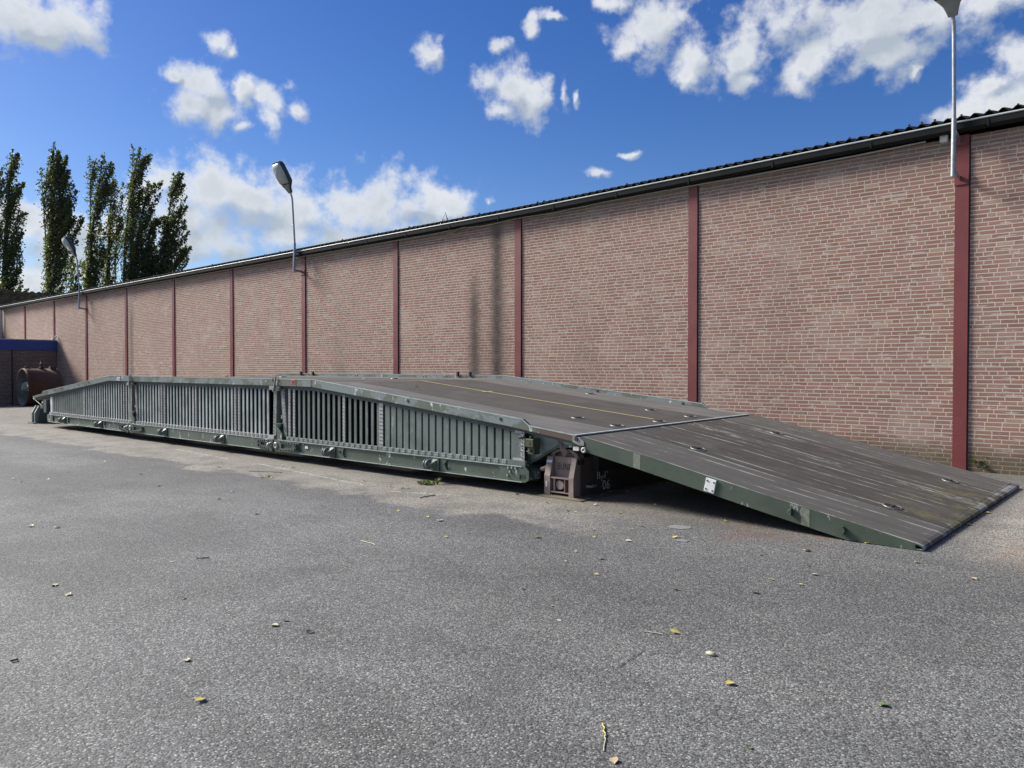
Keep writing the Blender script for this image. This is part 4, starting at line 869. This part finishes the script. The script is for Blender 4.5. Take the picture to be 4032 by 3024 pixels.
# dark bay between the blocks under the ramp
# ================================================================= TREES
def poplar(z_base, lobes, label, X, seed, nleaf, lean_low=0.0):
    """z_base: photo x of the trunk; lobes: (x_top, y_top, half width, share, start height fraction)"""
    rng = random.Random(seed); P0 = on_x(z_base, 1457, X); base = Vector((P0.x, P0.y, -.1)); tdist = P0.x / ray(z_base, 1457).x; mpx = tdist / 3035
    t = thing('poplar_tree', base, label, 'tree', 'poplars behind the warehouse')
    def pt(px, py): return Vector(base) + RGT * ((px - z_base) * mpx) + Vector((0, 0, (1457 - py) * mpx + CAM_H + .1))
    tr = MB(); lf = MB(); lv = []; lfc = []
    for li, (xt, yt, hw, share, s0, bend) in enumerate(lobes):
        top = pt(xt, yt); H = top.z
        r = hw * mpx
        z0 = H * s0
        dep = rng.uniform(-.8, .8)
        def axis(f):   # f 0..1 from the lobe's foot to its tip, bent downwind towards the tip
            a = f ** bend
            foot = Vector(base) + (RGT * ((lobes[0][0] - z_base) * mpx * (s0 ** 1.6)) if li else Vector())
            p = foot + RGT * ((top - foot).dot(RGT) * a) + FH * (dep * math.sin(f * 3.14)); p.z = z0 + (H - z0) * f; return p
        n = 14; tr.tube([axis(i / n * .97) for i in range(n + 1)], [max(.02, (.30 if li == 0 else .13) * (1 - i / n) ** .8 * (H / 20)) for i in range(n + 1)], 7)
        # steep sprays, each a loose column of leaves
        nb = int(30 * share + 5)
        sprays = []
        for k in range(nb):
            f0 = rng.uniform(.06, .90); ang = rng.uniform(0, 2 * math.pi)
            prof = min(1.0, (f0 + .10) / .30) * max(0.05, 1.0 - f0 ** 1.6)
            ln = rng.uniform(2.2, 4.6) * (H / 20) * (1.1 - .5 * f0)
            rad = r * prof * rng.uniform(.5, 1.65)
            a0 = axis(f0); out = RGT * math.cos(ang) + FH * math.sin(ang) * .8
            ax1 = axis(min(1.0, f0 + ln / max(1.0, H - z0)))
            tip = Vector((ax1.x, ax1.y, a0.z + ln)) + out * rad + RGT * rng.uniform(.2, 1.2)
            if tip.z > H: tip.z = H - rng.uniform(0, 1.2)
            sprays.append((a0, a0 * .55 + tip * .45 + out * rad * .45, tip, rng.uniform(.5, 1.5))); tr.tube([a0, a0 * .55 + tip * .45 + out * rad * .45, tip], [.05, .03, .008], 4, 0, False)
        for k in range(5): a0, tip = axis(.16 + .17 * k), axis(min(1.0, .34 + .17 * k)); sprays.append((a0, a0.lerp(tip, .5), tip, .5))
        wts = [q[3] for q in sprays]
        nl = int(nleaf * share * 0.85)
        for k in range(nl):
            a0, mm, tip, _ = rng.choices(sprays, wts)[0]; f = rng.random() ** .75
            mid = a0 * (1 - f) ** 2 + mm * (2 * f * (1 - f)) + tip * f * f; sp = .035 + .20 * math.sin(min(1, f * .95 + .08) * 3.0) * (1.1 - .5 * f)
            p = mid + Vector((rng.gauss(0, sp), rng.gauss(0, sp), rng.gauss(0, sp * 1.2)))
            s_ = rng.uniform(.045, .105); u = Vector((rng.gauss(0, 1), rng.gauss(0, 1), rng.gauss(0, 1))).normalized(); v_ = u.orthogonal().normalized()
            q = len(lv); lv += [p + u * s_, p + v_ * s_ * .75, p - u * s_, p - v_ * s_ * .75]; lfc.append((q, q + 1, q + 2, q + 3))
    lf.add(lv, lfc); tr.build('trunk', 'bark', t)
    o0 = Vector(base); me = bpy.data.meshes.new('crown'); me.from_pydata([tuple(Vector(p) - o0) for p in lf.v], [], lf.f); me.materials.append(M['poplar leaf']); me.update()
    o = bpy.data.objects.new('crown', me); col.objects.link(o); o.parent = t
    return t
def zp(x, y): return (x / 2.37, 550 + y / 2.37)
def lobe(x, y, hw, share, s0, bend=1.7): a = zp(x, y); return (a[0], a[1], hw / 2.37, share, s0, bend)
poplar(8, [lobe(140, 95, 95, .75, 0), lobe(190, 660, 60, .35, .12), lobe(-60, 180, 80, .35, .1)], 'poplar cut by the left edge of the picture, leftmost of the row', -64, 11, 11000)
poplar(194, [lobe(530, 35, 175, .95, 0), lobe(650, 290, 90, .4, .25), lobe(400, 270, 80, .25, .2), lobe(650, 690, 55, .2, .1)], 'widest and tallest poplar, second from the left edge', -66, 12, 13500)
poplar(338, [lobe(990, 140, 110, .75, 0), lobe(860, 175, 80, .3, .2), lobe(900, 900, 70, .2, .08)], 'thin see through poplar behind the small distant lamp', -66, 13, 10500)
poplar(443, [lobe(1070, 285, 72, .65, 0), lobe(1110, 480, 45, .2, .2), lobe(930, 950, 60, .16, .1)], 'narrow poplar between the see through one and the flat topped one', -67, 14, 8000)
poplar(489, [lobe(1255, 70, 110, .75, 0), lobe(1325, 85, 85, .35, .3), lobe(1398, 395, 80, .45, .22), lobe(1330, 710, 40, .1, .2)], 'dark flat topped poplar with a leaning side limb', -65, 15, 12500)
poplar(548, [lobe(1440, 610, 125, .8, 0, 1.3), lobe(1330, 780, 100, .4, .1)], 'short bushy poplar squeezed between two taller dark ones', -65, 16, 14000)
poplar(620, [lobe(1640, 315, 115, .8, 0), lobe(1695, 700, 100, .55, .1), lobe(1705, 950, 95, .4, .05), lobe(1560, 720, 90, .35, .05)], 'dark leaning poplar at the right end of the row', -64, 17, 12500)
poplar(290, [lobe(690, 1120, 80, .6, 0, 1.0), lobe(620, 1200, 60, .3, .1)], 'low scrubby young poplar behind the eave near the distant lamp', -62, 18, 3500)

# ================================================================= PLANTS, LEAVES, TWIGS
def weed(loc, label, n, hgt, spread, lm, seed, cat='weed', grass=False):
    rng = random.Random(seed); t = thing('weed_plant' if not grass else 'grass_tuft', loc, label, cat); b = MB(); s = MB(); loc = Vector(loc)
    for i in range(n):
        a = rng.uniform(0, 6.28); h = hgt * rng.uniform(.35, 1); tip = loc + Vector((math.cos(a) * spread * rng.uniform(.2, 1), math.sin(a) * spread * rng.uniform(.2, .8), h))
        if grass:
            wd = Vector((-math.sin(a), math.cos(a), 0)) * .004; mid = loc * .55 + tip * .45 + Vector((0, 0, h * .2)); b.add([loc + wd, loc - wd, mid - wd * .8, mid + wd * .8, tip], [(0, 1, 2, 3), (3, 2, 4)])
        else:
            s.tube([loc, loc * .5 + tip * .5 + Vector((0, 0, .02)), tip], .003, 4)
            u = Vector((rng.gauss(0, 1), rng.gauss(0, 1), rng.gauss(0, .5))).normalized(); v_ = u.cross(Vector((rng.gauss(0, 1), rng.gauss(0, 1), 1))).normalized(); L = rng.uniform(.03, .055)
            b.add([tip - u * L, tip + v_ * L * .55, tip + u * L, tip - v_ * L * .55, tip + u.cross(v_) * .008], [(0, 1, 4), (1, 2, 4), (2, 3, 4), (3, 0, 4)])
    b.build('leaves' if not grass else 'blades', lm, t)
    if not grass: s.build('stem', 'stem wood', t)
weed(on_z(3853, 1858), 'leafy green weed growing at the foot of the nearest column', 34, .22, .12, 'weed leaf', 4)
weed(on_z(1722, 1908), 'dry grass tuft in the pale asphalt before the bridge girder', 60, .10, .10, 'dry grass', 5, 'grass tuft', True)
weed(on_z(1680, 1908), 'tiny flat weed beside the dry grass tuft', 22, .04, .12, 'weed leaf', 6)
weed(on_z(1060, 1880), 'low grey green weed in the hole of the asphalt seam', 26, .04, .16, 'dry grass', 7, 'weed', True)

def c4(x, y): return (x * .9042, 1800 + y * .9042)
def c5(x, y): return (2000 + x * .9186, 1900 + y * .9186)
LV = []
def add(conv, items):
    for (x, y, c, s) in items: LV.append((*conv(x, y), c, s))
add(c4, [(133, 303, 'yellow', .07), (247, 308, 'white', .07), (233, 560, 'pale', .075), (297, 601, 'pale', .06), (800, 617, 'dark', .04), (1196, 735, 'pale', .065), (1243, 714, 'dark', .04), (1348, 765, 'dark', .05), (812, 888, 'pale', .055), (870, 1063, 'yellow', .065), (747, 458, 'white', .03), (780, 219, 'white', .045), (950, 183, 'pale', .07), (690, 126, 'yellow', .08), (1012, 152, 'pale', .06), (1114, 250, 'tan', .06), (1550, 229, 'tan', .045), (1733, 235, 'yellow', .05), (1860, 263, 'yellow', .06), (1914, 278, 'white', .09), (1943, 350, 'yellow', .055), (1585, 104, 'yellow', .07), (1587, 157, 'green', .06), (1473, 114, 'yellow', .04), (1232, 35, 'pale', .06), (953, 45, 'brown', .07), (1277, 47, 'brown', .08), (614, 76, 'dark', .06), (655, 57, 'white', .05), (455, 20, 'white', .06), (88, 108, 'white', .06), (60, 95, 'white', .06), (210, 98, 'white', .06), (1703, 131, 'white', .05), (1755, 138, 'brown', .06), (1775, 137, 'pale', .06), (1945, 177, 'pale', .055), (2135, 160, 'pale', .05), (1145, 88, 'pale', .07), (1180, 92, 'yellow', .06), (1130, 78, 'green', .07)])
add(c5, [(125, 237, 'green', .075), (168, 88, 'white', .055), (255, 124, 'dark', .05), (290, 128, 'yellow', .05), (372, 97, 'white', .06), (628, 96, 'pale', .06), (935, 167, 'yellow', .065), (478, 132, 'yellow', .045), (363, 204, 'pale', .05), (533, 202, 'white', .04), (577, 190, 'brown', .04), (368, 235, 'tan', .045), (517, 252, 'white', .07), (715, 237, 'yellow', .065), (830, 247, 'green', .06), (1280, 294, 'yellow', .085), (1080, 313, 'white', .04), (288, 297, 'tan', .045), (397, 328, 'tan', .06), (245, 340, 'tan', .035), (378, 396, 'tan', .05), (715, 460, 'brown', .06), (1057, 475, 'green', .055), (1130, 418, 'yellow', .04), (1255, 439, 'yellow', .04), (1315, 397, 'pale', .05), (1288, 360, 'dark', .035), (1752, 345, 'yellow', .06), (1993, 416, 'tan', .07), (2055, 132, 'yellow', .07), (1538, 262, 'yellow', .06), (185, 530, 'white', .03), (218, 595, 'white', .035), (717, 645, 'yellow', .075), (950, 866, 'yellow', .06), (1610, 958, 'green', .06), (455, 1197, 'tan', .05), (1033, 1140, 'green', .035), (65, 458, 'dark', .035), (40, 52, 'dark', .06), (120, 48, 'yellow', .06), (1977, 183, 'green', .07)])
def leaf_mesh(name, seed):
    rng = random.Random(seed); b = MB(); half = [(0, 0), (.18, .30), (.42, .44), (.70, .34), (.90, .14), (1.05, 0)]
    up = [.02 + .09 * abs(math.sin(x * 2.2 + seed)) for x, _ in half]; curl = rng.uniform(.2, .55)
    vs = []
    for i, (x, wd) in enumerate(half):
        for s_ in (-1, 0, 1): vs.append((x - .5, s_ * wd, up[i] * .8 + abs(s_) * wd * curl * rng.uniform(.4, 1.1)))
    b.add(vs, [(3 * i + j, 3 * i + j + 1, 3 * i + j + 4, 3 * i + j + 3) for i in range(5) for j in range(2)], 0, True)
    b.tube([(-.5, 0, .02), (-.75, .03, .06), (-.95, .12, .02)], .018, 4)
    return b
COLW = {'yellow': 'yellow', 'pale': 'cream', 'white': 'whitish', 'tan': 'tan', 'brown': 'brown', 'green': 'green', 'dark': 'blackened'}
protos = {}
for c in COLW:
    for k in range(3):
        ob = leaf_mesh('leaf', k + 2).build('fallen_leaf', 'leaf ' + c); protos[(c, k)] = ob.data; bpy.data.objects.remove(ob)
def region(x, y):
    if x < 1100: h = 'left'
    elif x < 2150: h = 'middle'
    elif x < 3000: h = 'right'
    else: h = 'far right'
    if y < 1990:
        return {'left': 'on the asphalt before the left part of the bridge', 'middle': 'on the pale asphalt before the ribbed bridge side', 'right': 'on the asphalt beside the brown bearing block', 'far right': 'on the ground close to the ramp'}[h]
    if y < 2300:
        return {'left': 'on the open asphalt at left', 'middle': 'on the asphalt in the middle distance', 'right': 'on the asphalt in front of the ramp shadow', 'far right': 'on the asphalt near the ramp nose'}[h]
    return {'left': 'on the near asphalt at lower left', 'middle': 'on the near asphalt at lower centre', 'right': 'on the near asphalt around the crack', 'far right': 'on the near asphalt at lower right'}[h]
cells = {}
for i, (x, y, c, s) in enumerate(LV): cells.setdefault((c, region(x, y)), []).append(i)
ORD = ['first', 'second', 'third', 'fourth', 'fifth', 'sixth', 'seventh', 'eighth', 'ninth']; NUM = ['', '', 'two', 'three', 'four', 'five', 'six', 'seven', 'eight', 'nine']
labels = {}
for (c, rg), ids in cells.items():
    ids.sort(key=lambda i: LV[i][0])
    for k, i in enumerate(ids):
        if len(ids) == 1: labels[i] = f'{COLW[c]} fallen leaf {rg}'
        elif k == 0: labels[i] = f'leftmost {COLW[c]} fallen leaf {rg}'
        elif k == len(ids) - 1: labels[i] = f'rightmost {COLW[c]} fallen leaf {rg}'
        else: labels[i] = f'{ORD[k]} {COLW[c]} leaf from the left {rg}'
rng = random.Random(21)
for i, (x, y, c, s) in enumerate(LV):
    p = on_z(x, y); o = bpy.data.objects.new('fallen_leaf', protos[(c, i % 3)]); col.objects.link(o)
    o.location = (p.x, p.y, ground_z(p.x, p.y) + .004); s *= .82; o.scale = (s, s, s); o.rotation_euler = (rng.uniform(-.15, .25), rng.uniform(-.2, .2), rng.uniform(0, 6.28))
    tag(o, labels[i], 'leaf', 'fallen leaves on the asphalt')
# leaves on the deck
for (x, y, c, s, lb) in ((-11.4, 10.6, 'tan', .07, 'tan fallen leaf far back on the flat bridge deck'), (-9.7, 8.5, 'pale', .07, 'cream fallen leaf on the sloping bridge deck beside the yellow line'), (-12.3, 9.4, 'white', .07, 'whitish fallen leaf on the flat top of the bridge deck'), (-9.6, 11.2, 'pale', .06, 'cream fallen leaf against the far kerb of the bridge')):
    o = bpy.data.objects.new('fallen_leaf', protos[(c, 0)]); col.objects.link(o); o.location = (x, y, interp(x, DK) + .012 + (y - 7.04) * .0095); o.scale = (s,) * 3; o.rotation_euler = (0, .1, rng.uniform(0, 6)); tag(o, lb, 'leaf', 'fallen leaves on the bridge deck')
def twig(p0, p1, r, label, m_='stem wood', name='twig', cat='twig'):
    a, c = on_z(*p0), on_z(*p1); b = MB(); n = 5; pts = []
    for i in range(n + 1):
        q = a.lerp(c, i / n); pts.append(q + Vector((rng.uniform(-r, r) * 1.5, rng.uniform(-r, r) * 1.5, r + abs(math.sin(i * 1.3)) * r)) - a)
    b.tube(pts, r, 5); o = b.build(name, m_); o.location = a; tag(o, label, cat)
twig(c4(1832, 178), c4(1898, 168), .006, 'dark bent twig on the pale asphalt before the girder')
twig(c4(1085, 62), c4(1230, 68), .0035, 'long thin dark twig by the asphalt seam at left', )
twig(c4(858, 443), c4(912, 440), .004, 'short thin twig on the open asphalt at left')
twig(c4(48, 894), c4(74, 887), .005, 'short black twig at the left edge of the near asphalt')
twig(c4(1572, 366), c4(1635, 384), .004, 'pale straw on the asphalt in front of the girder', 'leaf pale')
twig(c5(585, 640), c5(665, 655), .0035, 'pale straw lying near the crack in the asphalt', 'leaf white')
twig((2374, 2850), (2386, 2905), .0032, 'yellow seed head lying at the bottom of the picture', 'leaf yellow', 'seed_head', 'seed head'); 
twig((2386, 2905), (2376, 2960), .0025, 'thin straw stalk below the yellow seed head', 'leaf pale', 'straw', 'straw')
p = on_z(*c5(870, 740)); b = MB(); b.lathe((0, 0, .008), (0, 0, 1), [(.001, -.01), (.018, -.006), (.024, .002), (.014, .010), (.001, .013)], 8); o = b.build('pebble', 'leaf pale'); o.location = p; o.scale = (1.3, .8, 1); tag(o, 'cream pebble right of the crack in the near asphalt', 'pebble')
